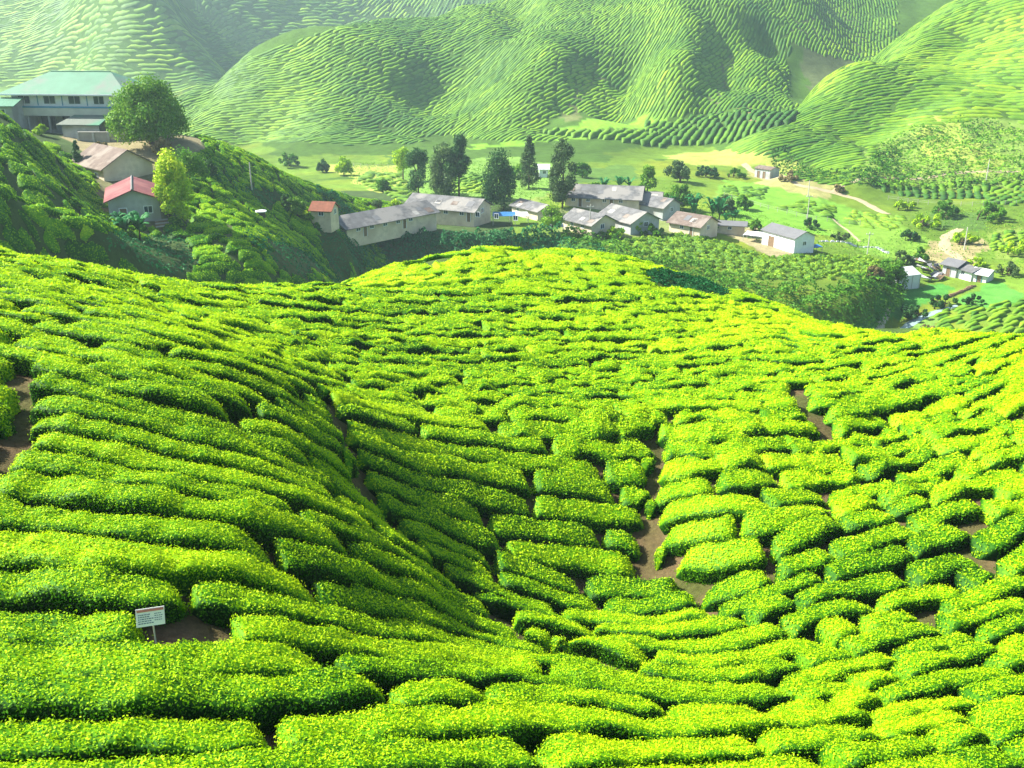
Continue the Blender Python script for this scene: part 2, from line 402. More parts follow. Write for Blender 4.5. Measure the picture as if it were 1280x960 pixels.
# ------------------------------------------------------------------ tea rows
def grad(x, y, e=.4):
    return (Z(x + e, y) - Z(x - e, y)) / (2 * e), (Z(x, y + e) - Z(x, y - e)) / (2 * e)

def hit_ground(px, py, y0, y1, n=400):
    """forward distance at which the sight line of a photograph place first meets the ground"""
    Y = np.linspace(y0, y1, n); u = (px - 640) / F; v = (480 - py) / F; k = Y / (CP + v * SP)
    X = u * k; Zr = (-SP + v * CP) * k
    below = Zr < Z(X, Y)
    i = int(np.argmax(below)) if below.any() else n - 1
    return X[i], Y[i]

def in_poly(x, y, poly):
    ins = np.zeros(np.shape(x), bool); n = len(poly)
    for i in range(n):
        ax, ay = poly[i]; bx, by = poly[(i + 1) % n]
        ins ^= ((ay > y) != (by > y)) & (x < (bx - ax) * (y - ay) / ((by - ay) or 1e-9) + ax)
    return ins
def line_dist(x, y, pl):
    d = np.full(np.shape(x), 1e9)
    for (ax, ay), (bx, by) in zip(pl[:-1], pl[1:]):
        t = np.clip(((x - ax) * (bx - ax) + (y - ay) * (by - ay)) / ((bx - ax) ** 2 + (by - ay) ** 2 + 1e-9), 0, 1)
        d = np.minimum(d, np.hypot(x - ax - t * (bx - ax), y - ay - t * (by - ay)))
    return d

def solve_rows(x0, x1, y0, y1, h, angs, spacing, cuts=(), warp=.0, warp_s=6., seed=1, iters=700, sig=90., mask=None, contour=False):
    """row number field s(x, y): its level lines run along the rows, its step is the row spacing"""
    xs = np.arange(x0, x1 + h / 2, h); ys = np.arange(y0, y1 + h / 2, h)
    X, Y = np.meshgrid(xs, ys); Zg = Z(X, Y)
    gy, gx = np.gradient(Zg, h)
    Zs = Zg
    px, py = proj(X, Y, Zs)
    A = np.array(angs, float)
    cx = np.zeros_like(X); sx = np.zeros_like(X)
    wsum = np.zeros_like(X)
    for (ax, ay, an) in A:
        d2 = (px - ax) ** 2 + (py - ay) ** 2
        w_ = 1.0 / (d2 + sig * sig * .08) ** 1.5
        cx += w_ * math.cos(2 * R(an)); sx += w_ * math.sin(2 * R(an)); wsum += w_
    an = .5 * np.arctan2(sx, cx)
    # ground direction of that angle: second sight line cut with the tangent plane
    e = 3.0
    qx = px + e * np.cos(an); qy = py + e * np.sin(an)
    u = (qx - 640) / F; v = (480 - qy) / F
    dx = u; dy = CP + v * SP; dz = -SP + v * CP
    num = Zs - gx * X - gy * Y
    den = dz - gx * dx - gy * dy
    k = num / np.where(np.abs(den) < 1e-4, -1e-4, den)
    tx = k * dx - X; ty = k * dy - Y
    bad = (k <= 0) | (np.abs(den) < .02)
    tl = np.hypot(tx, ty); tx = np.where(bad, 1, tx / tl); ty = np.where(bad, 0, ty / tl)
    if contour:
        for _ in range(12):
            for a_ in (gx, gy): a_[1:-1, 1:-1] = (a_[1:-1, 1:-1] * 2 + a_[:-2, 1:-1] + a_[2:, 1:-1] + a_[1:-1, :-2] + a_[1:-1, 2:]) / 6
        tl = np.hypot(gx, gy) + 1e-6; tx = -gy / tl; ty = gx / tl
        f = tx * .94 + ty * .34 < 0
    else: f = tx < 0
    tx = np.where(f, -tx, tx); ty = np.where(f, -ty, ty)
    # smooth directions
    for _ in range(6):
        for a_ in (tx, ty):
            a_[1:-1, 1:-1] = (a_[1:-1, 1:-1] * 2 + a_[:-2, 1:-1] + a_[2:, 1:-1] + a_[1:-1, :-2] + a_[1:-1, 2:]) / 6
    tl = np.hypot(tx, ty); tx /= tl; ty /= tl
    nx, ny = -ty, tx
    sn = gx * nx + gy * ny
    sp = spacing(px, py) if callable(spacing) else spacing
    mag = np.sqrt(1 + np.minimum(sn * sn, 1.5)) / sp
    Gx = nx * mag; Gy = ny * mag
    ex = np.ones((X.shape[0], X.shape[1] - 1)); ey = np.ones((X.shape[0] - 1, X.shape[1]))
    def crosses(ax, ay, bx, by, pl):
        c = np.zeros(ax.shape, bool)
        for (cx_, cy_), (dx_, dy_) in zip(pl[:-1], pl[1:]):
            o1 = (bx - ax) * (cy_ - ay) - (by - ay) * (cx_ - ax); o2 = (bx - ax) * (dy_ - ay) - (by - ay) * (dx_ - ax)
            o3 = (dx_ - cx_) * (ay - cy_) - (dy_ - cy_) * (ax - cx_); o4 = (dx_ - cx_) * (by - cy_) - (dy_ - cy_) * (bx - cx_)
            c |= (o1 * o2 < 0) & (o3 * o4 < 0)
        return c
    for pl in cuts:
        ex[crosses(X[:, :-1], Y[:, :-1], X[:, 1:], Y[:, 1:], pl)] = 0
        ey[crosses(X[:-1], Y[:-1], X[1:], Y[1:], pl)] = 0
    bx_ = (Gx[:, 1:] + Gx[:, :-1]) / 2 * h * ex; by_ = (Gy[1:] + Gy[:-1]) / 2 * h * ey
    def DT(a, b):
        o = np.zeros_like(X)
        o[:, 1:] += a; o[:, :-1] -= a; o[1:] += b; o[:-1] -= b
        return o
    def Aop(s): return DT((s[:, 1:] - s[:, :-1]) * ex, (s[1:] - s[:-1]) * ey)
    s = (Y - y0) / np.mean(sp); b = DT(bx_, by_)
    r = b - Aop(s); p = r.copy(); rs = (r * r).sum()
    for _ in range(iters):
        Ap = Aop(p); al = rs / max((p * Ap).sum(), 1e-12)
        s = s + al * p; r = r - al * Ap; rn = (r * r).sum()
        if rn < 1e-7: break
        p = r + rn / rs * p; rs = rn
    if warp: s = s + warp * fbm(X / warp_s, Y / warp_s, seed, 2)
    return dict(x0=x0, y0=y0, h=h, s=s, X=X, Y=Y, shape=X.shape)

def trace_rows(fd, ok, step, stop=None):
    """the level lines of the row field as point lists"""
    s = fd['s']; h = fd['h']; x0 = fd['x0']; y0 = fd['y0']; ny, nx = s.shape
    def val(x, y):
        u = (x - x0) / h; v = (y - y0) / h; i = int(u); j = int(v)
        if u < 0 or v < 0 or i >= nx - 1 or j >= ny - 1: return None
        u -= i; v -= j
        a = s[j, i]; b = s[j, i + 1]; c = s[j + 1, i]; d = s[j + 1, i + 1]
        gx = ((b - a) * (1 - v) + (d - c) * v) / h; gy = ((c - a) * (1 - u) + (d - b) * u) / h
        return (a * (1 - u) + b * u) * (1 - v) + (c * (1 - u) + d * u) * v, gx, gy
    okg = ok(fd['X'], fd['Y']) if callable(ok) else ok
    if stop is not None: stopg = stop(fd['X'], fd['Y'])
    else: stopg = np.zeros(s.shape, bool)
    visited = {}
    lines = []
    sm = s.tolist()
    mn = np.minimum(np.minimum(s[:-1, :-1], s[1:, :-1]), np.minimum(s[:-1, 1:], s[1:, 1:]))
    mx = np.maximum(np.maximum(s[:-1, :-1], s[1:, :-1]), np.maximum(s[:-1, 1:], s[1:, 1:]))
    cross = (np.floor(mx) > np.floor(mn)) & ((mx - mn) < 4) & okg[:-1, :-1] & ~stopg[:-1, :-1]
    js, is_ = np.nonzero(cross)
    for j, i in zip(js, is_):
        for k in range(int(math.floor(mn[j, i])) + 1, int(math.floor(mx[j, i])) + 1):
            if (j, i, k) in visited: continue
            x = x0 + (i + .5) * h; y = y0 + (j + .5) * h
            q = val(x, y)
            if q is None: continue
            g2 = q[1] ** 2 + q[2] ** 2
            if g2 < 1e-6: continue
            x += (k - q[0]) * q[1] / g2; y += (k - q[0]) * q[2] / g2
            if int((x - x0) / h) != i and int((y - y0) / h) != j:
                pass
            c0 = (int((y - y0) / h), int((x - x0) / h), k)
            if c0 in visited: visited[(j, i, k)] = 1; continue
            def run(x, y, sg):
                pts = []; px_, py_ = None, None; n = 0
                while n < 4000:
                    q = val(x, y)
                    if q is None: break
                    g = math.hypot(q[1], q[2])
                    if g < 1e-4: break
                    tx, ty = q[2] / g * sg, -q[1] / g * sg
                    if px_ is not None and tx * px_ + ty * py_ < .3: break
                    px_, py_ = tx, ty
                    x += tx * step; y += ty * step
                    q = val(x, y)
                    if q is None: break
                    g2 = q[1] ** 2 + q[2] ** 2
                    if g2 < 1e-6: break
                    dl = (k - q[0])
                    if abs(dl) / math.sqrt(g2) > 1.5 * step + .3: break
                    x += dl * q[1] / g2; y += dl * q[2] / g2
                    a, b = (int((y - y0) / h), int((x - x0) / h))
                    if a < 0 or b < 0 or a >= ny or b >= nx or not okg[a, b] or stopg[a, b]: break
                    c = (a, b, k)
                    if c in visited and visited[c] != (id(lines), cur): break
                    visited[c] = (id(lines), cur)
                    for da, db in ((0, 1), (1, 0), (0, -1), (-1, 0)):
                        visited.setdefault((a + da, b + db, k), (id(lines), cur))
                    pts.append((x, y, 1 / math.sqrt(g2))); n += 1
                return pts
            cur = len(lines)
            visited[(j, i, k)] = (id(lines), cur)
            A_ = run(x, y, 1); B_ = run(x, y, -1)
            pl = B_[::-1] + [(x, y, 1 / math.sqrt(g2))] + A_
            if len(pl) > 3: lines.append(np.c_[np.array(pl), np.full(len(pl), k)])
            else: lines.append(None)
    return [l for l in lines if l is not None]

def _bent(s):
    d = np.diff(s[:, :2], axis=0); a = np.unwrap(np.arctan2(d[:, 1], d[:, 0]))
    k = np.nonzero(np.abs(np.diff(a)) > .75)[0] + 1
    return [p for p in np.split(s, k) if len(p) > 2] if len(k) else [s]

def split_rows(lines, step, length, gap, minlen=.7):
    """cut each row into separate clipped bushes"""
    out = []
    for l in lines:
        n = len(l); i = 0
        Lm = length(l[n // 2, 0], l[n // 2, 1])
        i = 0
        while i < n - 3:
            Lm = length(l[i, 0], l[i, 1]) * float(rng.uniform(.55, 1.5))
            m = max(3, int(Lm / step))
            if n - (i + m) < max(3, .8 / step): m = n - i
            seg = l[i:i + m]
            if len(seg) * step >= minlen and np.hypot(np.diff(seg[:, 0]), np.diff(seg[:, 1])).sum() > minlen * .6 and np.isfinite(seg).all(): out.extend(p for p in _bent(seg) if len(p) * step >= minlen)
            i += m + max(-m // 3, int(round(gap(l[min(i, n - 1), 0], l[min(i, n - 1), 1]) * float(rng.uniform(.3, 1.7)) / step)))
    return out

def hedge_mesh(seg, M, hgt, gapw, seed, tone0, rough=1.0, ends=1.9, step=None, maxw=9, endr=None, flush_and_light=.16):
    """clipped bush: flat rounded dome along a row; returns verts, quads, tone"""
    seg = np.asarray(seg); n = len(seg)
    x, y, sp = seg[:, 0], seg[:, 1], seg[:, 2]
    dx = np.gradient(x); dy = np.gradient(y); dl = np.hypot(dx, dy) + 1e-9; tx = dx / dl; ty = dy / dl
    cum = np.r_[0, np.cumsum(np.hypot(np.diff(x), np.diff(y)))]; Lt = cum[-1]
    hw = np.clip(sp, .5, maxw) * .5 - gapw * .5
    hw = hw * (1 + .21 * rough * noise(cum / .8, seed * 3.1 + 0 * cum, 11))
    side = .17 * rough * noise(cum / 1.3, seed * 1.7 + 0 * cum, 12)
    er = endr or min(.5, Lt * .3)
    r1 = er * (.6 + ends * float(rng.random()) ** 1.5); r2 = er * (.6 + ends * float(rng.random()) ** 1.5)
    if r1 + r2 > Lt: r1, r2 = r1 * Lt / (r1 + r2), r2 * Lt / (r1 + r2)
    r1 = max(r1, .05); r2 = max(r2, .05)
    q = 1 - np.clip(np.minimum(cum / r1, (Lt - cum) / r2), 0, 1)
    e = np.sqrt(np.clip(1 - q ** 2.3, 0, 1))
    th = np.linspace(0, math.pi, M)
    lat = -np.sign(np.cos(th)) * np.abs(np.cos(th)) ** .5
    up = np.sin(th) ** .22; up[0] = up[-1] = -.12
    lat[0] *= .86; lat[-1] *= .86
    wv = hw * (.32 + .68 * e)
    skew = np.where(cum < Lt / 2, float(rng.uniform(-.5, .5)), float(rng.uniform(-.5, .5))) * (1 - e) * hw
    LX = (side + skew)[:, None] + wv[:, None] * lat[None, :]
    H = hgt * (1 + .19 * rough * noise(cum / 1.1, seed * 2.3 + 0 * cum, 13))[:, None] * (.02 + .98 * e ** .7)[:, None] * up[None, :]
    Xv = x[:, None] - ty[:, None] * LX; Yv = y[:, None] + tx[:, None] * LX
    s1 = fbm(Xv / .33, Yv / .33 + seed % 7, 21, 2) * .10 * rough
    H = H + s1 * np.clip(up, 0, 1)[None, :] * e[:, None]
    k = fbm(Xv * 3.1 + 5, H * 3 + Yv * 2.2, 22, 2) * .06 * rough * e[:, None]
    Xv = Xv - ty[:, None] * k * lat; Yv = Yv + tx[:, None] * k * lat
    Zv = Z(Xv, Yv) + H
    V = np.stack([Xv, Yv, Zv], -1).reshape(-1, 3)
    i, j = np.meshgrid(np.arange(n - 1), np.arange(M - 1), indexing='ij')
    Q = np.stack([i * M + j, (i + 1) * M + j, (i + 1) * M + j + 1, i * M + j + 1], -1).reshape(-1, 4)[:, ::-1]
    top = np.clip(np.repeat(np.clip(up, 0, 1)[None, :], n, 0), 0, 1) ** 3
    tone = tone0 + flush_and_light * top ** 2 + .10 * noise(Xv / .8, Yv / .8, 31) - .05 + (.11 * noise(x / 26, y / 26, 32) + .07 * noise(x / 9, y / 9, 33) if n else 0)[:, None] * (1.6 if M < 6 else .6)  # tops pale with young shoots; sun and side shade also put into tone
    return V, Q, tone.ravel(), (n, M)

def leaves_on(V, shp, tone, L0, dens, lift=.02):
    """small pointed leaves spread over a bush surface"""
    n, M = shp; G = V.reshape(n, M, 3); T = tone.reshape(n, M)
    a = G[:-1, :-1]; b = G[1:, :-1]; c = G[:-1, 1:]; d = G[1:, 1:]
    nr = np.cross(b - a, c - a); ar = np.linalg.norm(nr, axis=-1)
    nr = nr / (ar[..., None] + 1e-9)
    if nr[..., 2].mean() < 0: nr = -nr
    want = ar * dens
    cnt = np.clip(np.nan_to_num(np.floor(want + rng.random(want.shape))), 0, 4000).astype(int)
    idx = np.repeat(np.arange(cnt.size), cnt.ravel())
    if len(idx) == 0: return np.zeros((0, 3)), np.zeros((0, 4), int), np.zeros(0)
    i, j = np.unravel_index(idx, cnt.shape)
    u = rng.random(len(idx))[:, None]; v = rng.random(len(idx))[:, None]
    P_ = (a[i, j] * (1 - u) + b[i, j] * u) * (1 - v) + (c[i, j] * (1 - u) + d[i, j] * u) * v
    t = T[i, j]
    nn = nr[i, j] + rng.normal(0, .55, (len(idx), 3)); nn /= np.linalg.norm(nn, axis=1)[:, None]
    ax = np.cross(nn, rng.normal(0, 1, (len(idx), 3))); ax /= np.linalg.norm(ax, axis=1)[:, None] + 1e-9
    bx = np.cross(nn, ax)
    sz = L0 * rng.uniform(.6, 1.35, len(idx))[:, None]
    P_ = P_ + nr[i, j] * (lift * rng.exponential(1.0, len(idx))[:, None] + sz * .15)
    q = np.stack([P_ - ax * sz * .5, P_ + bx * sz * .27 + nn * sz * .06, P_ + ax * sz * .5, P_ - bx * sz * .27 + nn * sz * .06], 1)
    lt = np.repeat(t + rng.normal(.03, .06, len(idx)), 4)
    Q = np.arange(len(idx) * 4).reshape(-1, 4)
    return q.reshape(-1, 3), Q, lt

class Bag:
    def __init__(s): s.v = []; s.f = []; s.t = []; s.n = 0
    def add(s, V, Q, t):
        if len(V) == 0: return
        s.v.append(V); s.f.append(Q + s.n); s.t.append(t); s.n += len(V)
    def obj(s, name, mat, parent=None):
        return mesh_obj(name, np.concatenate(s.v), np.concatenate(s.f), mat, parent, {'tone': np.concatenate(s.t)})

# ---- near plantation
ANG = [(100,335,14),(200,420,18),(100,520,25),(300,500,21),(350,600,27),(430,600,34),(50,620,3),(100,600,8),(200,600,15),(100,680,0),(300,680,3),(400,700,12),(500,725,31),(560,765,34),
 (100,760,-3),(250,740,-5),(380,720,5),(100,850,-8),(300,830,-12),(460,770,6),(480,840,-8),(650,850,15),(480,890,-12),(620,880,0),(560,935,-15),(680,900,-5),(770,905,9),(200,930,-10),(350,940,-13),
 (950,940,-11),(1080,940,-13),(1220,910,-9),(1100,860,-26),(1000,800,-32),(950,740,-15),(1100,700,-22),(1240,690,-50),(1180,760,-22),(1200,850,-20),(1000,860,-20),(900,710,-12),(870,655,-12),(1000,650,-18),
 (900,610,-11),(1000,600,-12),(1150,600,-16),(1180,640,-24),(1260,640,-32),(1260,560,-35),(1030,555,0),(1150,545,-14),(1240,490,-48),(1100,500,-32),(960,545,16),(930,520,8),
 (600,350,0),(480,360,-3),(700,350,3),(850,395,-7),(950,405,-4),(1010,410,20),(600,420,2),(450,420,7),(750,420,-3),(900,470,-6),(1050,460,-14),(1200,440,-15),(600,480,3),(700,515,2),(800,500,-2),(450,500,8),(350,430,12),(300,385,10),
 (500,580,15),(520,630,18),(640,590,6),(750,590,0),(700,640,3),(520,690,23),(600,700,22),(700,695,17),(560,735,28),(650,770,22),(780,720,6),(830,790,-14),(760,800,15),(770,860,24),(850,850,12),(900,885,3),(850,935,-5)]
def img_line(pts, y0=8, y1=90):
    return [hit_ground(a, b, y0, y1) for a, b in pts]
GUL1 = img_line([(383,492),(420,548),(443,620),(500,685),(560,738),(620,785),(690,818),(750,852)])
GUL2 = img_line([(813,545),(818,590),(812,640),(806,690),(845,735),(895,748)])
GUL3 = img_line([(985,488),(1000,520),(1030,550)])
GUL4 = img_line([(1222,640),(1205,690),(1232,735)])
PATH_NEAR = img_line([(15,478),(22,520),(0,575),(-40,640)])
SIGN_POST = hit_ground(194, 824, 8, 40)
SIGN_SPOT = hit_ground(236, 815, 8, 40)
GAP_SPOTS = [hit_ground(*p, 8, 90) for p in [(1215,470),(1155,790),(905,810),(770,850),(1000,508)]]
def near_ok(x, y):
    px, py = proj(x, y, Z(x, y))
    nz = NEAR(x, y)
    return (y > 7.5) & (y < 84) & (px > -260) & (px < 1540) & (Z(x, y) < nz + 1.0) & ((y < 60) | (nz > -24.5)) & (nz > -27)
NOTCH = img_line([(803, 345), (825, 341), (880, 351), (922, 373), (900, 373), (850, 366), (815, 360)], 40, 95)
def near_stop(x, y):
    s_ = line_dist(x, y, GUL1) < .2
    s_ |= line_dist(x, y, GUL2) < .12
    s_ |= line_dist(x, y, GUL3) < .22
    s_ |= line_dist(x, y, GUL4) < .18
    s_ |= line_dist(x, y, PATH_NEAR) < .22
    s_ |= np.hypot(x - SIGN_SPOT[0], (y - SIGN_SPOT[1])) < .5
    s_ |= np.hypot(x - SIGN_POST[0], (y - SIGN_POST[1])) < .54
    s_ |= in_poly(x, y, NOTCH)
    for g in GAP_SPOTS: s_ |= np.hypot(x - g[0], y - g[1]) < .3
    return s_
def near_spacing(px, py):
    a = np.clip((545 - py) / 80, 0, 1); return 1.27 - .34 * a - .2 * (px < 450) * np.clip((660 - py) / 100, 0, 1) * (1 - a) - .10 * ((px > 430) & (px < 830)) * np.clip((740 - py) / 60, 0, 1) * (1 - a)
FD = solve_rows(-44, 62, 7, 88, .4, ANG, near_spacing, [GUL1, GUL2, GUL3], warp=.38, warp_s=4.5, seed=4, iters=900)
STEP = .13
LN = trace_rows(FD, near_ok, STEP, near_stop)
def near_len(x, y):
    px, py = proj(x, y, zt(x, y))
    if px < 480 and py > 430: return 7.5 + (py > 700) * 1.5
    if px < 830 and py > 530: return 4.2
    if px < 800 and py > 780: return 6.5
    if py > 530: return 3.0
    return 6.5
SEGS = split_rows(LN, STEP, near_len, lambda x, y: -.32 if y > 36 else .0)
print('near segments', len(SEGS), 'points', sum(len(s) for s in SEGS), time.time() - T0)

info = []
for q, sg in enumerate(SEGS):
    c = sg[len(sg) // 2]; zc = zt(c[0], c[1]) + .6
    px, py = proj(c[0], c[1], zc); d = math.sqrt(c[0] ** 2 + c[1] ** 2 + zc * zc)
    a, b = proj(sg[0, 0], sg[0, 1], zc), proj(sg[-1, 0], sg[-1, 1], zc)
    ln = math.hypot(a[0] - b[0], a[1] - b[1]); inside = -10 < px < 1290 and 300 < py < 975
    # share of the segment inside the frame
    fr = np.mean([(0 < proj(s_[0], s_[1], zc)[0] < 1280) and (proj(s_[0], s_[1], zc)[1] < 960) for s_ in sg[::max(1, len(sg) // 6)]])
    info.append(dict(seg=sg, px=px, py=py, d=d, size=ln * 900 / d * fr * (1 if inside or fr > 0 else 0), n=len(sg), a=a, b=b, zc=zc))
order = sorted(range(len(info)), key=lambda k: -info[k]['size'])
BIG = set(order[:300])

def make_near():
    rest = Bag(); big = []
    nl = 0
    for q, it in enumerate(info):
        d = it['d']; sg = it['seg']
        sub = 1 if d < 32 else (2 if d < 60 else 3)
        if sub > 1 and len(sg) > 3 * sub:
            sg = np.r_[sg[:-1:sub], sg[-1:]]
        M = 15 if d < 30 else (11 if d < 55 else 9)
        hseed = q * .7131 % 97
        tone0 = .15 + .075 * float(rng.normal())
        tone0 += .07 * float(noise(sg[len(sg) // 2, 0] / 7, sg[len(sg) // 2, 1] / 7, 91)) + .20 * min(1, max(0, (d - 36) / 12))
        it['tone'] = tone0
        V, Q, t, shp = hedge_mesh(sg, M, .64 - .24 * min(1, max(0, (d - 32) / 20)) + .05 * float(rng.normal()), .13 if d < 40 else .02, hseed, tone0, flush_and_light=.58, rough=1.0 if d < 40 else 2.0, ends=1.9 if d < 40 else .9)
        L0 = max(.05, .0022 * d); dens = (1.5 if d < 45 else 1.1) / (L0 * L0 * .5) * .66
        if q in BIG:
            b = Bag(); b.add(V, Q, t - .28); b.add(*leaves_on(V, shp, t + .15, L0, dens)); big.append((q, b))  # body darkened: shade between the leaves is put into its tone
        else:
            rest.add(V, Q, t - .28 * (d < 60)); rest.add(*leaves_on(V, shp, t + .15, L0, dens))  # nearer bodies carry the same painted shade behind their leaves
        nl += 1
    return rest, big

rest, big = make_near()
WORDN = ['', 'first', 'second', 'third', 'fourth', 'fifth', 'sixth', 'seventh', 'eighth', 'ninth', 'tenth', 'eleventh', 'twelfth', 'thirteenth', 'fourteenth', 'fifteenth', 'sixteenth', 'seventeenth', 'eighteenth', 'nineteenth', 'twentieth']
def nth(n):
    if n < len(WORDN): return WORDN[n]
    return '%d%s' % (n, {1: 'st', 2: 'nd', 3: 'rd'}.get(n % 10, 'th'))
def side_of(pl, x, y):
    """-1 left of a gully, 1 right of it"""
    best = (1e9, 0)
    for (ax, ay), (bx, by) in zip(pl[:-1], pl[1:]):
        t = min(1, max(0, ((x - ax) * (bx - ax) + (y - ay) * (by - ay)) / ((bx - ax) ** 2 + (by - ay) ** 2)))
        d = math.hypot(x - ax - t * (bx - ax), y - ay - t * (by - ay)); cr = (bx - ax) * (y - ay) - (by - ay) * (x - ax)
        if d < best[0]: best = (d, 1 if cr > 0 else -1)
    return best[1]
vis = []
for q, it in enumerate(info):
    c = it['seg'][len(it['seg']) // 2]; px, py = it['px'], it['py']
    it['k'] = int(c[3]); it['vis'] = -5 < px < 1285 and py < 965
    if py < 505: reg = 'on the far crest' if px > 330 else 'on the far left ridge'
    elif px < 440 + max(0, (py - 640)) * 1.1 and py < 870: reg = 'left of the long gully'
    elif py >= 870: reg = 'along the bottom edge'
    elif px < 815: reg = 'between the two gullies'
    else: reg = 'on the right slope'
    it['reg'] = reg
names = {}
for reg in set(i['reg'] for i in info):
    its = [i for i in info if i['reg'] == reg and i['vis']]
    ks = {}
    for i in its: ks.setdefault(i['k'], []).append(i)
    # rows ordered from the lowest in the photograph upwards
    for n, k in enumerate(sorted(ks, key=lambda k: -np.median([j['py'] for j in ks[k]])), 1):
        for m, i in enumerate(sorted(ks[k], key=lambda j: j['px']), 1): i['rown'] = n; i['posn'] = m; i['nrow'] = len(ks[k])
spot = [('beside the white notice board', hit_ground(200, 800, 8, 40)), ('beside the dirt path at the left edge', PATH_NEAR[1])]
seen_l = set()
for q, b in big:
    it = info[q]
    ln = it['n'] * STEP; sz = 'long' if ln > 5.5 else ('short' if ln < 2.4 else 'medium-length')
    sh_ = 'bright' if it['tone'] > .20 else ('deep green' if it['tone'] < .12 else 'green')
    if ln < 1.8: sz = 'small rounded'
    pos = 'alone in view' if it.get('nrow', 1) == 1 else nth(it.get('posn', 1)) + ' from left'
    lab = '%s %s tea hedge %s, %s row up, %s' % (sz, sh_, it['reg'], nth(it.get('rown', 1)), pos)
    alt = ['tea row', 'tea bush', 'hedge', 'row of tea', 'bush']
    while lab in seen_l and alt: lab = '%s %s %s %s, %s row up, %s' % (sz, sh_, alt.pop(), it['reg'], nth(it.get('rown', 1)), pos)
    if len(lab.split()) > 16: print('LONG', lab)
    seen_l.add(lab)
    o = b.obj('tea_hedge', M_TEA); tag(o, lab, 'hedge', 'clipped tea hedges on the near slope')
# ---- plantation rows on the other hills
def far_rows(bag, x0, x1, y0, y1, h, ang, sp, ok, step, ln, M, hgt, gapw, seed, tone=.42, tvar=.09, leaf=None, rough=1.6, ends=1.9, cuts=(), stop=None, warp=.35, ws=14, gapf=.3, endr=None, contour=False):
    fd = solve_rows(x0, x1, y0, y1, h, ang, sp, cuts, warp=warp, warp_s=ws, seed=seed, iters=350, contour=contour)
    lines = trace_rows(fd, ok, step, stop)
    sg = split_rows(lines, step, (ln if callable(ln) else (lambda x, y: ln)), lambda x, y: gapf, minlen=step * 1.5)
    for q, s_ in enumerate(sg):
        V, Q, t, shp = hedge_mesh(s_, M, hgt * float(rng.uniform(.8, 1.2)), gapw, q * .713 % 97 + seed, tone + tvar * float(rng.normal()), rough=rough, ends=ends, maxw=6, endr=endr or step * .7)
        bag.add(V, Q, t - (.16 if leaf else 0))  # darker body under leaves: gap shade put into the tone
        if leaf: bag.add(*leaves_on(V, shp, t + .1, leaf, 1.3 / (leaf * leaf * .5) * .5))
    print('rows', len(sg), 'bushes', time.time() - T0)
def zd(i):
    def f(x, y):
        c = comps(x, y); top = np.maximum.reduce([q for k, q in enumerate(c) if k != i])
        return c[i] > top - .3
    return f
def hitp(pts, y0, y1): return [hit_ground(a, b, y0, y1, 900) for a, b in pts]
# places kept free of bushes
YARD = hitp([(60,178),(10,166),(10,146),(150,140),(240,160),(250,190),(208,215),(212,275),(192,282),(150,276),(126,255),(108,215),(75,190)], 84, 175)
SCRUB_L = [hitp(p, 84, 200) for p in ([(300,232),(345,240),(375,256),(330,262)],[(330,300),(385,320),(430,360),(380,352),(330,325)],[(150,290),(215,300),(240,335),(180,345),(130,320)],[(395,285),(440,285),(460,360),(430,362),(400,320)])]
def okL(x, y):
    c = comps(x, y)
    m = (c[2] > c[0] - .2) & (c[2] > c[1] + .4) & (x > -100) & (x < 2) & (y > 80) & (y < 225)
    px, py = proj(x, y, Z(x, y)); m &= px > -160
    m &= ~in_poly(x, y, YARD)
    for p in SCRUB_L: m &= ~in_poly(x, y, p)
    return m
far = Bag(); ftea = Bag()
far_rows(ftea, -104, 6, 78, 228, 1.0, [(0,150,28),(60,180,24),(60,240,8),(100,300,20),(30,300,6),(130,240,26),(260,190,24),(340,220,26),(420,245,22),(300,250,28),(260,290,34),(350,320,30),(330,340,28),(400,350,20),(480,270,15)],
   1.35, okL, .4, lambda x, y: 3.0 if x < -38 else 4.5, 7, .5, .12, 5, tone=.46, leaf=.2, rough=1.5, warp=.25, ws=8, gapf=.2, endr=.6, contour=True)
CFREE = [hitp(p, 285, 420) for p in ([(640,172),(800,148),(800,152),(700,168)],)]
def okC(x, y):
    c = comps(x, y); o = np.maximum.reduce([c[1], c[4], c[5], c[2]])
    m = (c[3] > o + .5) & (c[3] > c[6] - 3) & (y < 500)
    px, py = proj(x, y, Z(x, y)); m &= (px > 190) & (px < 1120) & (py > -50)
    # bare crest and eroded flanks
    for p in CFREE: m &= ~in_poly(x, y, p)
    m &= ~((px < 440) & (py < 72) & (py < 110 - (px - 215) * .38))
    m &= ~((px > 985) & (py > 62 + (px - 985) * .2) & (py < 130))
    return m
far_rows(far, -170, 250, 262, 500, 2.5, [(260,110,-35),(300,150,0),(340,90,-15),(350,150,-5),(420,90,-38),(420,150,-10),(450,185,0),(500,90,-40),(560,110,-48),(520,160,-20),(600,80,-50),(600,150,-30),(660,60,-45),(660,130,-42),(740,40,-55),(740,110,-60),(720,150,-60),
   (800,60,-65),(820,120,-70),(860,90,-72),(900,60,-78),(930,100,-80),(960,130,85),(980,60,80),(900,20,90),(960,20,85),(700,5,-30),(560,35,-12),(640,20,-35),(1060,30,70),(500,40,-8)],
   1.35, okC, 1.1, 11, 5, .23, .15, 11, tone=.48, tvar=.07, warp=.6, ws=18, gapf=.0, rough=.8, ends=.6)
def okR(x, y):
    c = comps(x, y); o = np.maximum.reduce([c[1], c[5]])
    px, py = proj(x, y, Z(x, y))
    m = (c[4] > o + .3) & (c[4] > c[3] - 1) & (px < 1420) & (py > -90) & (y < 410)
    m &= ~in_poly(px, py, [(1075,215),(1100,180),(1150,160),(1240,152),(1290,165),(1290,240),(1060,240)])
    return m
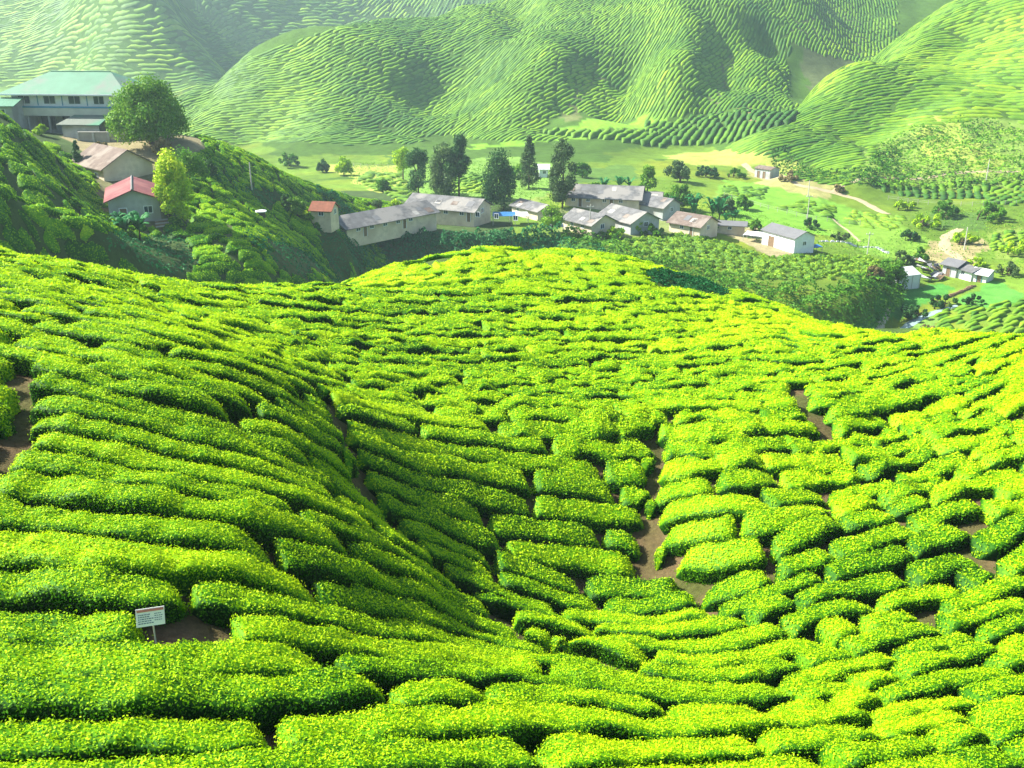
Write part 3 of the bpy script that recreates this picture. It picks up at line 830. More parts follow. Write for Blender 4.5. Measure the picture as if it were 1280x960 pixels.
far_rows(far, 60, 300, 238, 412, 2.2, [(990,180,-20),(1020,220,-10),(1040,150,5),(1060,200,-5),(1100,120,4),(1110,160,8),(1160,90,6),(1160,130,10),(1220,80,6),(1240,130,8),(1200,30,-30),(1250,20,-25),(1270,90,6),(1000,140,-15),(1130,60,-30),(1100,80,-10)],
   1.5, okR, 1.1, 14.0, 5, .27, .15, 12, tone=.56, tvar=.06, warp=.5, ws=16, gapf=.0, rough=.8, ends=.5)
def okF(x, y):
    c = comps(x, y); px, py = proj(x, y, Z(x, y))
    m = (c[5] > c[1] + .3) & (c[5] > np.maximum(c[3], c[4]) - .5) & ~((px < 880) & (py < 165 + np.clip((px - 700) * -.0, 0, 9)) & (px < 800))
    return m
far_rows(far, -30, 140, 285, 372, 1.8, [(650,185,-5),(700,180,-20),(760,175,-35),(800,180,-55),(860,165,-65),(930,165,-68),(980,165,-50)], 2.5, okF, .9, 14, 5, 1.1, .6, 13, tone=.38, tvar=.05, warp=.2, ws=15, gapf=.3)
def okB(x, y):
    c = comps(x, y); px, py = proj(x, y, Z(x, y))
    return (c[6] > np.maximum(c[1], c[3]) - 1) & (px > -90) & (px < 620) & (py > -50) & (py < 130) & (y < 800)
far_rows(far, -420, 40, 470, 800, 5.0, [(0,90,5),(60,60,-15),(130,80,10),(120,30,-20),(200,60,-10),(300,50,-25),(400,10,-10),(500,5,-60),(560,0,-70)], 2.1, okB, 2.2, 18, 5, .3, .3, 14, tone=.5, warp=.5, ws=30, gapf=1)
T_FIELD = hitp([(752,306),(860,291),(960,322),(1040,322),(1105,330),(1092,350),(1010,352),(930,348),(860,332),(790,318)], 140, 215)
def okT(x, y): return in_poly(x, y, T_FIELD)
far_rows(far, 5, 90, 145, 205, .9, [(760,300,0),(860,310,22),(960,330,22),(1060,340,12)], 1.2, okT, .45, 2.8, 6, .5, .14, 15, tone=.68, tvar=.05, leaf=.42, warp=.3, ws=8, gapf=.15)
# fields down in the valley
V_F = [([(1090,224),(1240,226),(1238,250),(1160,250),(1092,236)], [(1160,235,80)], 2.0, .34), ([(1165,395),(1300,375),(1300,440),(1170,428)], [(1220,405,-16)], 1.15, .45),
       ([(455,215),(500,218),(512,240),(520,256),(490,250),(440,228)], [(480,235,4)], 2.2, .55), ([(900,232),(960,236),(955,250),(895,246)], [(930,240,8)], 1.5, .5), ([(1060,262),(1135,274),(1115,292),(1050,280)], [(1090,276,12)], 1.5, .6), ([(555,218),(610,220),(606,244),(552,240)], [(580,230,-6)], 1.6, .55), ([(1240,290),(1300,292),(1300,318),(1235,314)], [(1260,300,-15)], 1.4, .6), ([(1240,225),(1300,215),(1300,255),(1225,262)], [(1260,240,-25)], 2.0, .5), ([(1000,250),(1050,262),(1040,275),(960,262)], [(1000,262,10)], 2.0, .5)]
for q, (pl, an, sp_, tn) in enumerate(V_F):
    W_ = hitp(pl, 130, 300); xs = [p[0] for p in W_]; ys = [p[1] for p in W_]
    far_rows(far, min(xs) - 3, max(xs) + 3, min(ys) - 3, max(ys) + 3, 1.2, an, sp_, (lambda x, y, W_=W_: in_poly(x, y, W_)), .6, 4, 5, .6 if q == 0 else .45, .25, 30 + q, tone=tn, warp=.2, ws=9, gapf=.4)
o = far.obj('tea_rows', M_FTEA); o['kind'] = 'stuff'; o['label'] = 'fine contour rows of tea on the distant hills'

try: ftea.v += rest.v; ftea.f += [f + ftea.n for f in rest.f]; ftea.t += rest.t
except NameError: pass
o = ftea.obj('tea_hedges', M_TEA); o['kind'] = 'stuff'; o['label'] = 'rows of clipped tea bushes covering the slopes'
print('near done', time.time() - T0)
# ------------------------------------------------------------------ materials for the built things
def plain(name, col, rough=.8, spec=.2, var=.35, scale=2.0, stain=None, bump=.0, wave=0, metal=0):
    m, nt, out = new_mat(name)
    tc = N(nt, 'ShaderNodeTexCoord')
    no = N(nt, 'ShaderNodeTexNoise', Scale=scale, Detail=6.0, Roughness=.65); L(nt, tc.outputs['Object'], no.inputs['Vector'])
    d = tuple(max(0, q * (1 - var)) for q in col); l = tuple(min(1, q * (1 + var * .5)) for q in col)
    c = ramp(nt, no.outputs[0], [(.3, d), (.7, l)])
    if stain:
        n2 = N(nt, 'ShaderNodeTexNoise', Scale=scale * .25, Detail=5.0, Roughness=.6); L(nt, tc.outputs['Object'], n2.inputs['Vector'])
        f = ramp(nt, n2.outputs[0], [(.5, (0, 0, 0)), (.62, (1, 1, 1))])
        mx = N(nt, 'ShaderNodeMix', data_type='RGBA'); L(nt, f, mx.inputs[0]); L(nt, c, mx.inputs[6]); mx.inputs[7].default_value = (*stain, 1); c = mx.outputs[2]
    p = N(nt, 'ShaderNodeBsdfPrincipled', Roughness=rough, Metallic=metal); p.inputs['Specular IOR Level'].default_value = spec
    L(nt, c, p.inputs['Base Color'])
    if wave:
        wv = N(nt, 'ShaderNodeTexWave', Scale=wave); wv.bands_direction = 'X'; L(nt, tc.outputs['Object'], wv.inputs['Vector'])
        b = N(nt, 'ShaderNodeBump', Strength=.5, Distance=.06); L(nt, wv.outputs['Fac'], b.inputs['Height']); L(nt, b.outputs[0], p.inputs['Normal'])
    elif bump:
        b = N(nt, 'ShaderNodeBump', Strength=bump, Distance=.05); L(nt, no.outputs[0], b.inputs['Height']); L(nt, b.outputs[0], p.inputs['Normal'])
    L(nt, p.outputs[0], out.inputs[0]); return m
MT = dict(
 green_roof=plain('green_painted_sheet_roof', (.09,.24,.16), .55, .2, .15, .5, stain=(.15,.18,.16), wave=2.5),
 grey_roof=plain('weathered_cement_roof', (.15,.155,.165), .9, .1, .35, .8, stain=(.24,.235,.23), wave=3),
 brown_roof=plain('brown_rusty_sheet_roof', (.17,.135,.12), .8, .12, .3, 1.2, stain=(.23,.20,.18), wave=3),
 red_roof=plain('faded_red_sheet_roof', (.21,.07,.08), .6, .15, .25, 1.0, stain=(.27,.11,.11), wave=3.5),
 old_red=plain('rusty_red_roof', (.22,.09,.06), .8, .1, .3, 1.5, wave=3),
 pale_roof=plain('pale_metal_roof', (.15,.155,.17), .6, .2, .15, .5, wave=2),
 white=plain('white_painted_wall', (.76,.81,.88), .8, .2, .12, 1.5),
 beige=plain('cream_plaster_wall', (.66,.58,.46), .9, .1, .25, 1.2, stain=(.50,.42,.33)),
 grey_wall=plain('grey_plaster_wall', (.42,.46,.48), .9, .1, .25, 1.2, stain=(.30,.31,.30)),
 conc=plain('concrete', (.33,.33,.32), .9, .1, .2, 1.0, stain=(.36,.35,.32), bump=.3),
 ledge=plain('cream_balcony_band', (.55,.56,.50), .8, .2, .15, 1.0),
 blue=plain('blue_trim', (.06,.25,.42), .6, .3, .1),
 dark=plain('dark_opening', (.015,.02,.025), .4, .4, .2),
 glass=plain('window_glass', (.02,.05,.08), .1, .6, .2),
 wood=plain('weathered_wood', (.20,.14,.09), .9, .1, .35, 4, bump=.4),
 bark=plain('bark', (.10,.075,.05), .95, .05, .4, 3, bump=.6),
 tarp=plain('white_tarpaulin', (.55,.58,.62), .6, .3, .08, 1.5),
 btarp=plain('blue_tarpaulin', (.03,.14,.34), .5, .3, .2, 1.5),
 pole=plain('galvanised_pole', (.45,.45,.43), .6, .3, .1),
 rock=plain('pale_stone', (.40,.38,.34), .9, .1, .3, 2, bump=.5),
 black=plain('black_plastic', (.02,.022,.025), .4, .4, .1),
 orange=plain('terracotta', (.48,.16,.08), .8, .1, .2),
 sign=plain('sign_white_board', (.84,.86,.88), .5, .3, .05, 6), signred=plain('sign_red_band', (.60,.22,.20), .5, .3, .2, 8), ink=plain('sign_ink', (.12,.17,.28), .6, .2, .1),
 path=plain('pale_dirt_track', (.34,.29,.19), .95, .05, .2, .5), water=plain('shallow_stream_water', (.25,.36,.36), .15, .6, .2, .5),
)
class MB:
    def __init__(s): s.v = []; s.f = []
    def box(s, x0, x1, y0, y1, z0, z1):
        n = len(s.v); s.v += [(x, y, z) for z in (z0, z1) for y in (y0, y1) for x in (x0, x1)]
        s.f += [tuple(n + i for i in q) for q in ((0,2,3,1),(4,5,7,6),(0,1,5,4),(2,6,7,3),(0,4,6,2),(1,3,7,5))]; return s
    def prism(s, prof, a, b, axis='x'):
        """outline (list of two coordinates) swept from a to b"""
        n = len(s.v); k = len(prof)
        for t in (a, b):
            for p, q in prof: s.v.append((t, p, q) if axis == 'x' else (p, t, q))
        s.f.append(tuple(n + i for i in range(k))); s.f.append(tuple(n + k + i for i in reversed(range(k))))
        for i in range(k):
            j = (i + 1) % k; s.f.append((n + j, n + i, n + k + i, n + k + j))
        return s
    def slab(s, pts, t=.12):
        n = len(s.v); k = len(pts)
        s.v += [tuple(p) for p in pts] + [(p[0], p[1], p[2] - t) for p in pts]
        s.f.append(tuple(range(n, n + k))); s.f.append(tuple(n + k + i for i in reversed(range(k))))
        for i in range(k):
            j = (i + 1) % k; s.f.append((n + i, n + k + i, n + k + j, n + j))
        return s
    def tube(s, pts, rad, m=7):
        pts = [Vector(p) for p in pts]; n = len(s.v)
        if not hasattr(rad, '__len__'): rad = [rad] * len(pts)
        for i, p in enumerate(pts):
            d = (pts[min(i + 1, len(pts) - 1)] - pts[max(i - 1, 0)]).normalized()
            a = d.orthogonal().normalized(); b = d.cross(a)
            for q in range(m):
                t = 2 * math.pi * q / m; s.v.append(tuple(p + (a * math.cos(t) + b * math.sin(t)) * rad[i]))
        for i in range(len(pts) - 1):
            for q in range(m):
                r = (q + 1) % m; s.f.append((n + i * m + q, n + i * m + r, n + (i + 1) * m + r, n + (i + 1) * m + q))
        s.f.append(tuple(n + q for q in reversed(range(m)))); s.f.append(tuple(n + (len(pts) - 1) * m + q for q in range(m))); return s
    def build(s, name, mat, parent=None, smooth=False):
        return mesh_obj(name, s.v, s.f, mat if not isinstance(mat, str) else MT[mat], parent, smooth=smooth)
def empty(name, loc, rz=0):
    o = bpy.data.objects.new(name, None); COL.objects.link(o); o.location = loc; o.rotation_euler = (0, 0, rz); o.empty_display_size = .5
    return o

def frame_of(A, B, y0=84, y1=330, YA=None, YB=None):
    a = at(A[0], A[1], YA)[:2] if YA else hit_ground(*A, y0, y1, 1200); b = at(B[0], B[1], YB)[:2] if YB else hit_ground(*B, y0, y1, 1200)
    dx, dy = b[0] - a[0], b[1] - a[1]
    return a, math.atan2(dy, dx), math.hypot(dx, dy)

def opening(root, kind, side, p, w, h, zb, Lx, W, frame='white', door_mat='wood'):
    """a window or door set 4 cm proud of one wall; side f front, b back, l left gable, r right gable"""
    def place(mb, u0, u1, z0, z1, d0, d1):
        if side == 'f': mb.box(u0, u1, -d1, -d0, z0, z1)
        elif side == 'r': mb.box(Lx + d0, Lx + d1, u0, u1, z0, z1)
        elif side == 'l': mb.box(-d1, -d0, u0, u1, z0, z1)
    u0, u1 = p - w / 2, p + w / 2; t = .08
    fr = MB()
    place(fr, u0, u0 + t, zb, zb + h, .003, .07); place(fr, u1 - t, u1, zb, zb + h, .003, .07); place(fr, u0 + t, u1 - t, zb + h - t, zb + h, .003, .07)
    if kind == 'window': place(fr, u0 + t, u1 - t, zb, zb + t, .003, .07); place(fr, p - .03, p + .03, zb + t, zb + h - t, .022, .06)
    f = fr.build(kind, frame, root)
    pn = MB(); place(pn, u0 + t, u1 - t, zb + (t if kind == 'window' else 0), zb + h - t, .002, .02)
    pn.build('pane' if kind == 'window' else 'door_leaf', 'glass' if kind == 'window' else door_mat, f)

def house(name, label, cat, A, B, W, wh, rh, wall, roof, L_=None, ov=.5, wins=(), doors=(), group=None, y0=84, y1=330, z=None, hip=0, fr=None, cap=None, cut=1.5, gable='x', frame='white'):
    if fr: a, az, Lx = fr
    else: a, az, Lx = frame_of(A, B, y0, y1)
    if L_: Lx = L_
    ca, sa = math.cos(az), math.sin(az)
    if z is None:
        cs = [(a[0] + ca * u - sa * v, a[1] + sa * u + ca * v) for u in (0, Lx) for v in (0, W)]
        z = max(zt(a[0], a[1]), zt(a[0] + ca * Lx, a[1] + sa * Lx)) - .1
    r = empty(name, (a[0], a[1], z), az); tag(r, label, cat, group)
    wb = MB()
    if gable == 'x' and not hip:
        wb.prism([(0, -cut), (W, -cut), (W, wh), (W / 2, wh + rh - .08), (0, wh)], 0, Lx)
    elif gable == 'y':
        wb.prism([(0, -cut), (0, wh), (Lx / 2, wh + rh - .08), (Lx, wh), (Lx, -cut)], 0, W, 'y')
    else: wb.box(0, Lx, 0, W, -cut, wh - .05)
    wb.build('wall', wall, r)
    rb = MB(); g = .06
    if hip:
        e = (-ov, Lx + ov, -ov, W + ov); zr = wh + rh; ze = wh - .08
        R0 = (hip, W / 2, zr); R1 = (Lx - hip, W / 2, zr)
        rb.slab([(e[0], e[2], ze), (e[1], e[2], ze), R1, R0]); rb.slab([(e[1], e[3], ze), (e[0], e[3], ze), R0, R1])
        rb.slab([(e[0], e[3], ze), (e[0], e[2], ze), R0]); rb.slab([(e[1], e[2], ze), (e[1], e[3], ze), R1])
    elif gable == 'x':
        sl = rh / (W / 2)
        rb.slab([(-ov, -ov, wh - sl * ov + g), (Lx + ov, -ov, wh - sl * ov + g), (Lx + ov, W / 2, wh + rh + g), (-ov, W / 2, wh + rh + g)])
        rb.slab([(Lx + ov, W + ov, wh - sl * ov + g), (-ov, W + ov, wh - sl * ov + g), (-ov, W / 2, wh + rh + g + .004), (Lx + ov, W / 2, wh + rh + g + .004)])
    else:
        sl = rh / (Lx / 2)
        rb.slab([(-ov, W + ov, wh - sl * ov + g), (-ov, -ov, wh - sl * ov + g), (Lx / 2, -ov, wh + rh + g), (Lx / 2, W + ov, wh + rh + g)])
        rb.slab([(Lx + ov, -ov, wh - sl * ov + g), (Lx + ov, W + ov, wh - sl * ov + g), (Lx / 2, W + ov, wh + rh + g + .004), (Lx / 2, -ov, wh + rh + g + .004)])
    ro = rb.build('roof', roof, r)
    if gable == 'x' and not hip and Lx > 6 and 'pale' not in roof:
        for q_ in range(2 + int(Lx / 7)):
            u0 = rng.uniform(.3, Lx - 1.6); u1 = u0 + rng.uniform(.9, 1.5); v0 = rng.uniform(-.3, W * .25); v1 = v0 + rng.uniform(.8, W * .24); zf = lambda v: wh + sl * v + g + .035
            MB().slab([(u0, v0, zf(v0)), (u1, v0, zf(v0)), (u1, v1, zf(v1)), (u0, v1, zf(v1))], .03).build('roof_patch', ['pale_roof', 'brown_roof', 'conc'][q_ % 3], ro)
    if cap:
        c = MB()
        if gable == 'x': c.prism([(W / 2 - .22, wh + rh + .02), (W / 2 + .22, wh + rh + .02), (W / 2, wh + rh + .2)], -ov - .02, Lx + ov + .02)
        else: c.prism([(Lx / 2 - .16, wh + rh + .02), (Lx / 2, wh + rh + .2), (Lx / 2 + .16, wh + rh + .02)], -ov - .02, W + ov + .02, 'y')
        c.build('ridge_cap', cap, ro)
    for w_ in wins: opening(r, 'window', *w_, Lx, W, frame)
    for d_ in doors: opening(r, 'door', *d_, Lx, W, frame)
    return r, a, az, Lx, z

# ------------------------------------------------------------------ plants
def leaf_cloud(centres, radii, n, L0, tone, tv=.12, droop=0, flat=1.0, sunk=.45):
    """pointed leaves spread over and through a set of leaf clumps"""
    C_ = np.array(centres, float); Rr = np.array(radii, float)
    w_ = Rr ** 2 / (Rr ** 2).sum(); idx = rng.choice(len(C_), n, p=w_)
    d = rng.normal(0, 1, (n, 3)); d /= np.linalg.norm(d, axis=1)[:, None]
    rr = Rr[idx] * (1 - sunk * rng.random(n) ** 2) * rng.uniform(.72, 1.2, n)
    P_ = C_[idx] + d * rr[:, None] * np.array([1, 1, flat])
    nn = d + rng.normal(0, .6, (n, 3)); nn /= np.linalg.norm(nn, axis=1)[:, None]
    ax = np.cross(nn, rng.normal(0, 1, (n, 3))); ax[:, 2] -= droop; ax /= np.linalg.norm(ax, axis=1)[:, None]
    bx = np.cross(nn, ax); bx /= np.linalg.norm(bx, axis=1)[:, None] + 1e-9
    sz = L0 * rng.uniform(.6, 1.4, n)[:, None]
    q = np.stack([P_ - ax * sz * .5, P_ + bx * sz * .3, P_ + ax * sz * .5, P_ - bx * sz * .3], 1).reshape(-1, 3)
    ct = rng.normal(0, .09, len(C_))[idx]
    return q, np.arange(4 * n).reshape(-1, 4), np.repeat(tone + ct + rng.normal(0, tv, n), 4)
TREE_STOPS = dict(
 green=[(0, (.015,.07,.008)), (.5, (.075,.23,.012)), (1, (.26,.45,.02))],
 dark=[(0, (.006,.04,.012)), (.5, (.025,.10,.022)), (1, (.09,.22,.03))],
 lime=[(0, (.06,.17,.006)), (.5, (.30,.52,.006)), (1, (.62,.70,.02))],
 grey=[(0, (.025,.06,.020)), (.5, (.075,.15,.04)), (1, (.19,.29,.07))],
 blue=[(0, (.004,.06,.018)), (.5, (.018,.16,.04)), (1, (.07,.26,.07))],
 dry=[(0, (.07,.06,.03)), (.5, (.20,.17,.07)), (1, (.36,.32,.14))])
MTREE = {k: leaf_material('foliage_' + k, v, trans=.25, rough=.6, spec=.15) for k, v in TREE_STOPS.items()}

def crown_clumps(w, h, z0, shape, k):
    c = []; r = []
    for _ in range(k):
        if shape == 'round':
            d = rng.normal(0, 1, 3); d /= np.linalg.norm(d); q = rng.random() ** .35
            p = (d[0] * w * .36 * q, d[1] * w * .36 * q, z0 + h / 2 + d[2] * h * .36 * q); rr = min(w, h) * rng.uniform(.13, .24)
        elif shape == 'dome':
            d = rng.normal(0, 1, 3); d /= np.linalg.norm(d); d[2] = abs(d[2]); q = rng.random() ** .3
            p = (d[0] * w * .40 * q, d[1] * w * .40 * q, z0 + h * .12 + d[2] * h * .70 * q); rr = min(w, h) * rng.uniform(.11, .2)
        elif shape == 'cone':
            t = rng.random() ** 1.2; a = rng.uniform(0, 6.28); q = (1 - t) ** .8 * w * .42 * math.sqrt(rng.random())
            p = (math.cos(a) * q, math.sin(a) * q, z0 + t * h * .92); rr = w * (.22 - .12 * t)
        else:  # column, ragged
            t = rng.random(); a = rng.uniform(0, 6.28); q = math.sin(math.pi * min(1, .15 + .8 * t)) ** .6 * w * .36 * math.sqrt(rng.random())
            p = (math.cos(a) * q, math.sin(a) * q, z0 + t * h * .93); rr = w * rng.uniform(.12, .22)
        c.append(p); r.append(rr)
    return c, r
def tree(name, label, px, py, wpx, hpx, kind, shape='round', trunk=.2, group=None, Y=None, n=1600, k=26, cat='tree', y0=84, y1=420, L0=None, tone=.5, droop=0, stems=1):
    if Y: x, y = at(px, py, Y)[:2]
    else: x, y = hit_ground(px, py, y0, y1, 1200)
    z = zt(x, y) - .05; d = math.hypot(y, z); m = d / F
    w = wpx * m; h = hpx * m
    r = empty(name, (x, y, z), 0); tag(r, label, cat, group)
    t = MB(); z0 = h * trunk
    c, rr = crown_clumps(w, h - z0, z0, shape, k)
    tr = max(.05, w * .03) if stems == 1 else max(.04, w * .02)
    for s_ in range(stems):
        ox, oy = (0, 0) if stems == 1 else (rng.uniform(-w * .25, w * .25), rng.uniform(-w * .1, w * .1))
        t.tube([(ox, oy, -.3), (ox * 1.1, oy, z0 * .6), (ox + w * .02, oy, z0 + (h - z0) * .35), (ox * .6, oy, z0 + (h - z0) * (.75 if shape in ('cone', 'column') else .5))], [tr * 1.3, tr, tr * .75, tr * .3])
    for q in range(min(8, k)):
        p = c[q]; zb = z0 + (p[2] - z0) * .4
        t.tube([(0, 0, zb), (p[0] * .5, p[1] * .5, (zb + p[2]) / 2 + .1), p], [tr * .5, tr * .35, tr * .12], 5)
    t.build('trunk', 'bark', r, True)
    q, f, tn = leaf_cloud(c, rr, int(n * 2.1), L0 or max(.16, d * .0021), tone, droop=droop)
    mesh_obj('crown', q, f, MTREE[kind], r, {'tone': tn})
    return r
def shrub_bag(bag, x, y, z, w, h, n, L0, tone, k=7):
    c, rr = crown_clumps(w, h, 0, 'dome', k)
    c = [(p[0] + x, p[1] + y, p[2] + z) for p in c]
    bag.add(*leaf_cloud(c, [q * 1.3 for q in rr], n, L0, tone))
def shrub(name, label, px, py, wpx, hpx, kind, group=None, n=500, cat='shrub', **k): return tree(name, label, px, py, wpx, hpx, kind, 'dome', .04, group, n=n, k=k.pop('k', 14), cat=cat, stems=3, **k)
def banana(label, px, py, wpx, hpx, group='banana plants among the houses', Y=None, nl=9, stems=3, name='banana_plant'):
    x, y = at(px, py, Y)[:2] if Y else hit_ground(px, py, 84, 330, 1200)
    z = zt(x, y) - .05; m = math.hypot(y, z) / F; w = wpx * m; h = hpx * m
    r = empty(name, (x, y, z)); tag(r, label, 'banana plant', group)
    b = Bag()
    for s_ in range(stems):
        ox = rng.uniform(-.28, .28) * w; oy = rng.uniform(-.15, .15) * w; sh = h * rng.uniform(.15, .32)
        MB().tube([(ox, oy, -.2), (ox, oy, sh * .6), (ox, oy, sh)], [.11, .09, .05], 6).build('stem', MTREE['dry'], r, True)
        for l in range(nl):
            a = l * 2.4 + rng.uniform(-.3, .3); ln = w * rng.uniform(.26, .4); up = h * rng.uniform(.25, .6)
            T_ = np.linspace(0, 1, 7); X_ = ox + math.cos(a) * ln * T_; Y_ = oy + math.sin(a) * ln * T_; Z_ = sh + up * np.sin(T_ * 2.1) * .9
            wd = ln * .17 * np.sin(np.clip(T_, .04, .97) * math.pi) ** .6; sx, sy = -math.sin(a), math.cos(a)
            V = np.concatenate([np.c_[X_ + sx * wd, Y_ + sy * wd, Z_ - wd * .4], np.c_[X_, Y_, Z_], np.c_[X_ - sx * wd, Y_ - sy * wd, Z_ - wd * .4]])
            Q = [(i + o_, i + 1 + o_, i + 8 + o_, i + 7 + o_) for o_ in (0, 7) for i in range(6)]
            b.add(V, np.array(Q), np.full(21, .5 + rng.normal(0, .15)))
    b.obj('leaves', MTREE['blue'], r)
    return r
# ------------------------------------------------------------------ the house on the ridge
def big_house():
    Y = 150; a = at(22, 166, Y); b = at(160, 166, Y - 1.5)
    az = math.atan2(b[1] - a[1], b[0] - a[0]); Lx = math.hypot(b[0] - a[0], b[1] - a[1]); z = a[2]
    r = empty('large_house', a, az); tag(r, 'large two storey white house under a pale green hipped roof, on the hilltop', 'house')
    W = 9.0; k = Lx / 154.0
    up = MB().box(0, Lx, 0, W, 3.05, 5.75); up.build('upper_wall', 'white', r)
    MB().box(0, 2.0, .3, W, -1.5, 3.05).box(Lx - 4, Lx, .3, W, -1.5, 3.05).box(2.0, Lx - 4, 2.8, W, -1.5, 3.05).build('lower_wall', 'grey_wall', r)
    MB().box(-.15, Lx + .15, -.55, -.05, 2.55, 3.75).box(-.15, Lx + .15, -.05, .0, 2.55, 2.9).build('balcony_band', 'ledge', r)
    MB().box(-.1, Lx + .1, -.62, -.56, 3.68, 3.92).build('trim', 'blue', r)
    rb = MB(); ov = 1.3; ze = 5.7; zr = 8.5
    e = (-ov, Lx + ov, -ov, W + ov); R0 = (4.2, W / 2, zr); R1 = (Lx - 3.6, W / 2, zr)
    rb.slab([(e[0], e[2], ze), (e[1], e[2], ze), R1, R0]); rb.slab([(e[1], e[3], ze), (e[0], e[3], ze), R0, R1]); rb.slab([(e[0], e[3], ze), (e[0], e[2], ze), R0]); rb.slab([(e[1], e[2], ze), (e[1], e[3], ze), R1])
    ro = rb.build('roof', 'green_roof', r)
    MB().tube([R0, R1], .12).build('ridge_cap', 'green_roof', ro)
    MB().box(-ov, Lx + ov, -ov - .12, -ov - .003, ze - .2, ze - .01).build('gutter', 'white', ro)
    for p, wd in ((1.9, 1.9), (5.8, 1.9), (9.6, 1.9), (13.3, 1.7), (16.6, 1.7)):
        if p < Lx - 1: opening(r, 'window', 'f', p, wd, 1.25, 4.15, Lx, W, 'white')
    for p in (3.95, 7.7, 11.5): MB().box(p - .07, p + .07, -.04, -.002, 3.95, 5.7).build('blue_post', 'blue', r)
    for p in (2.2, 5.4, 8.8, 12.0):
        MB().box(p - .12, p + .12, -.3, -.06, -1.5, 2.55).build('post', 'grey_wall', r)
    # dark openings of the ground floor
    for p in (3.6, 7.0, 10.4):
        f = MB().box(p - 1.2, p + 1.2, 2.7, 2.79, .1, 2.4).build('window', 'grey_wall', r); MB().box(p - 1.08, p + 1.08, 2.66, 2.697, .2, 2.3).build('pane', 'dark', f)
    # lean-to
    lr = MB().slab([(8.6, -4.4, 1.75), (Lx - 2.0, -4.4, 1.75), (Lx - 2.0, -.7, 2.75), (9.6, -.7, 2.75)], .14).build('lower_roof', 'green_roof', r)
    MB().box(9.2, Lx - 2.4, -3.9, -3.7, -1.6, 1.7).build('lean_to_wall', 'grey_wall', r)
    return a, az, Lx, z
BH = big_house()
def wall_thing():
    p = at(100, 186, 143); q = at(196, 188, 143); r = empty('retaining_wall', (p[0], p[1], p[2])); tag(r, 'pale stained concrete retaining wall below the large green-roofed house', 'wall')
    Lx = q[0] - p[0]
    MB().box(0, Lx, 0, .35, -1.5, 2.2).build('wall_face', 'conc', r)
    MB().box(-.05, Lx + .05, -.06, .41, 2.2, 2.35).build('coping', 'conc', r)
    for k in range(6): MB().box(k * Lx / 5 - .14, k * Lx / 5 + .14, -.14, -.003, -1.5, 2.2).build('pilaster', 'grey_wall', r)
    c = tree('shrub', 'dry rust-coloured bush on the step of the large house', 107, 168, 14, 12, 'dry', 'dome', .04, None, n=260, k=8, cat='shrub', Y=145.5, stems=3)
wall_thing()
c = at(-32, 146, 146)
house('garden_shed', 'low shed with a green sheet roof at the left edge, beside the large house', 'shed', None, None, 6, 2.6, .8, 'grey_wall', 'green_roof', z=c[2] - 1.0, fr=((c[0], c[1]), 0, 5.6), wins=(('f', 4, 1.2, .9, 1.2),))
# grey-brown house and red-roofed house
def gabled(name, label, apx, half, Lr, Y, wall, roof, wh, rh, cap, az=0, **k):
    """house whose gable end faces the viewer; apx is the photograph place of the front gable's tip"""
    p = at(apx[0], apx[1], Y); m = 2 * half
    ca, sa = math.cos(az), math.sin(az)
    z = p[2] - wh - rh
    return house(name, label, 'house', None, None, Lr, wh, rh, wall, roof, fr=((p[0] - ca * half, p[1] - sa * half), az, m), z=z, gable='y', cap=cap, cut=4, **k)
gabled('village_house', 'red sheet-roofed house with a pale ridge strip, gable end towards the tea slope', (165, 237), 2.75, 9.5, 112, 'grey_wall', 'red_roof', 2.9, 1.1, 'pale_roof', az=R(20), ov=.45, wins=(('f', 4.2, 1.0, .9, 1.2),), doors=(('f', 1.5, .9, 2.0, 0),))
gabled('village_house', 'grey-brown roofed house directly behind the red-roofed one', (157, 187), 3.3, 8.5, 127, 'beige', 'brown_roof', 2.9, 1.9, None, az=R(46), ov=.5, wins=(('l', 2, .9, 1.1, 1.0), ('l', 4, .9, 1.1, 1.0), ('l', 6, .9, 1.1, 1.0)))
# timber stack
def timber():
    p = at(205, 282, 112); r = empty('timber_stack', (p[0], p[1], zt(p[0], p[1])), R(35)); tag(r, 'small stack of weathered boards on the slope right of the red-roofed house', 'timber stack', 'x'); del r['group']
    for k in range(5):
        MB().box(-1.1 + k * .08, 1.1 + k * .1, -.7 + k * .3, -.5 + k * .3, .02 + .12 * k, .16 + .12 * k).build('board', 'wood' if k % 2 else 'conc', r)
timber()
def water_tank():
    x, y = hit_ground(327, 274, 90, 170, 900); r = empty('water_tank', (x, y, zt(x, y))); tag(r, 'black water tank with a pale flat lid standing alone on the dark tea slope', 'water tank')
    MB().tube([(0, 0, -.2), (0, 0, 1.0)], .58, 18).build('tank', 'black', r)
    MB().tube([(0, 0, 1.003), (0, 0, 1.12)], .74, 18).build('lid', 'white', r); MB().box(-.55, .55, -.55, .55, -.5, -.02).build('base', 'conc', r)
water_tank()
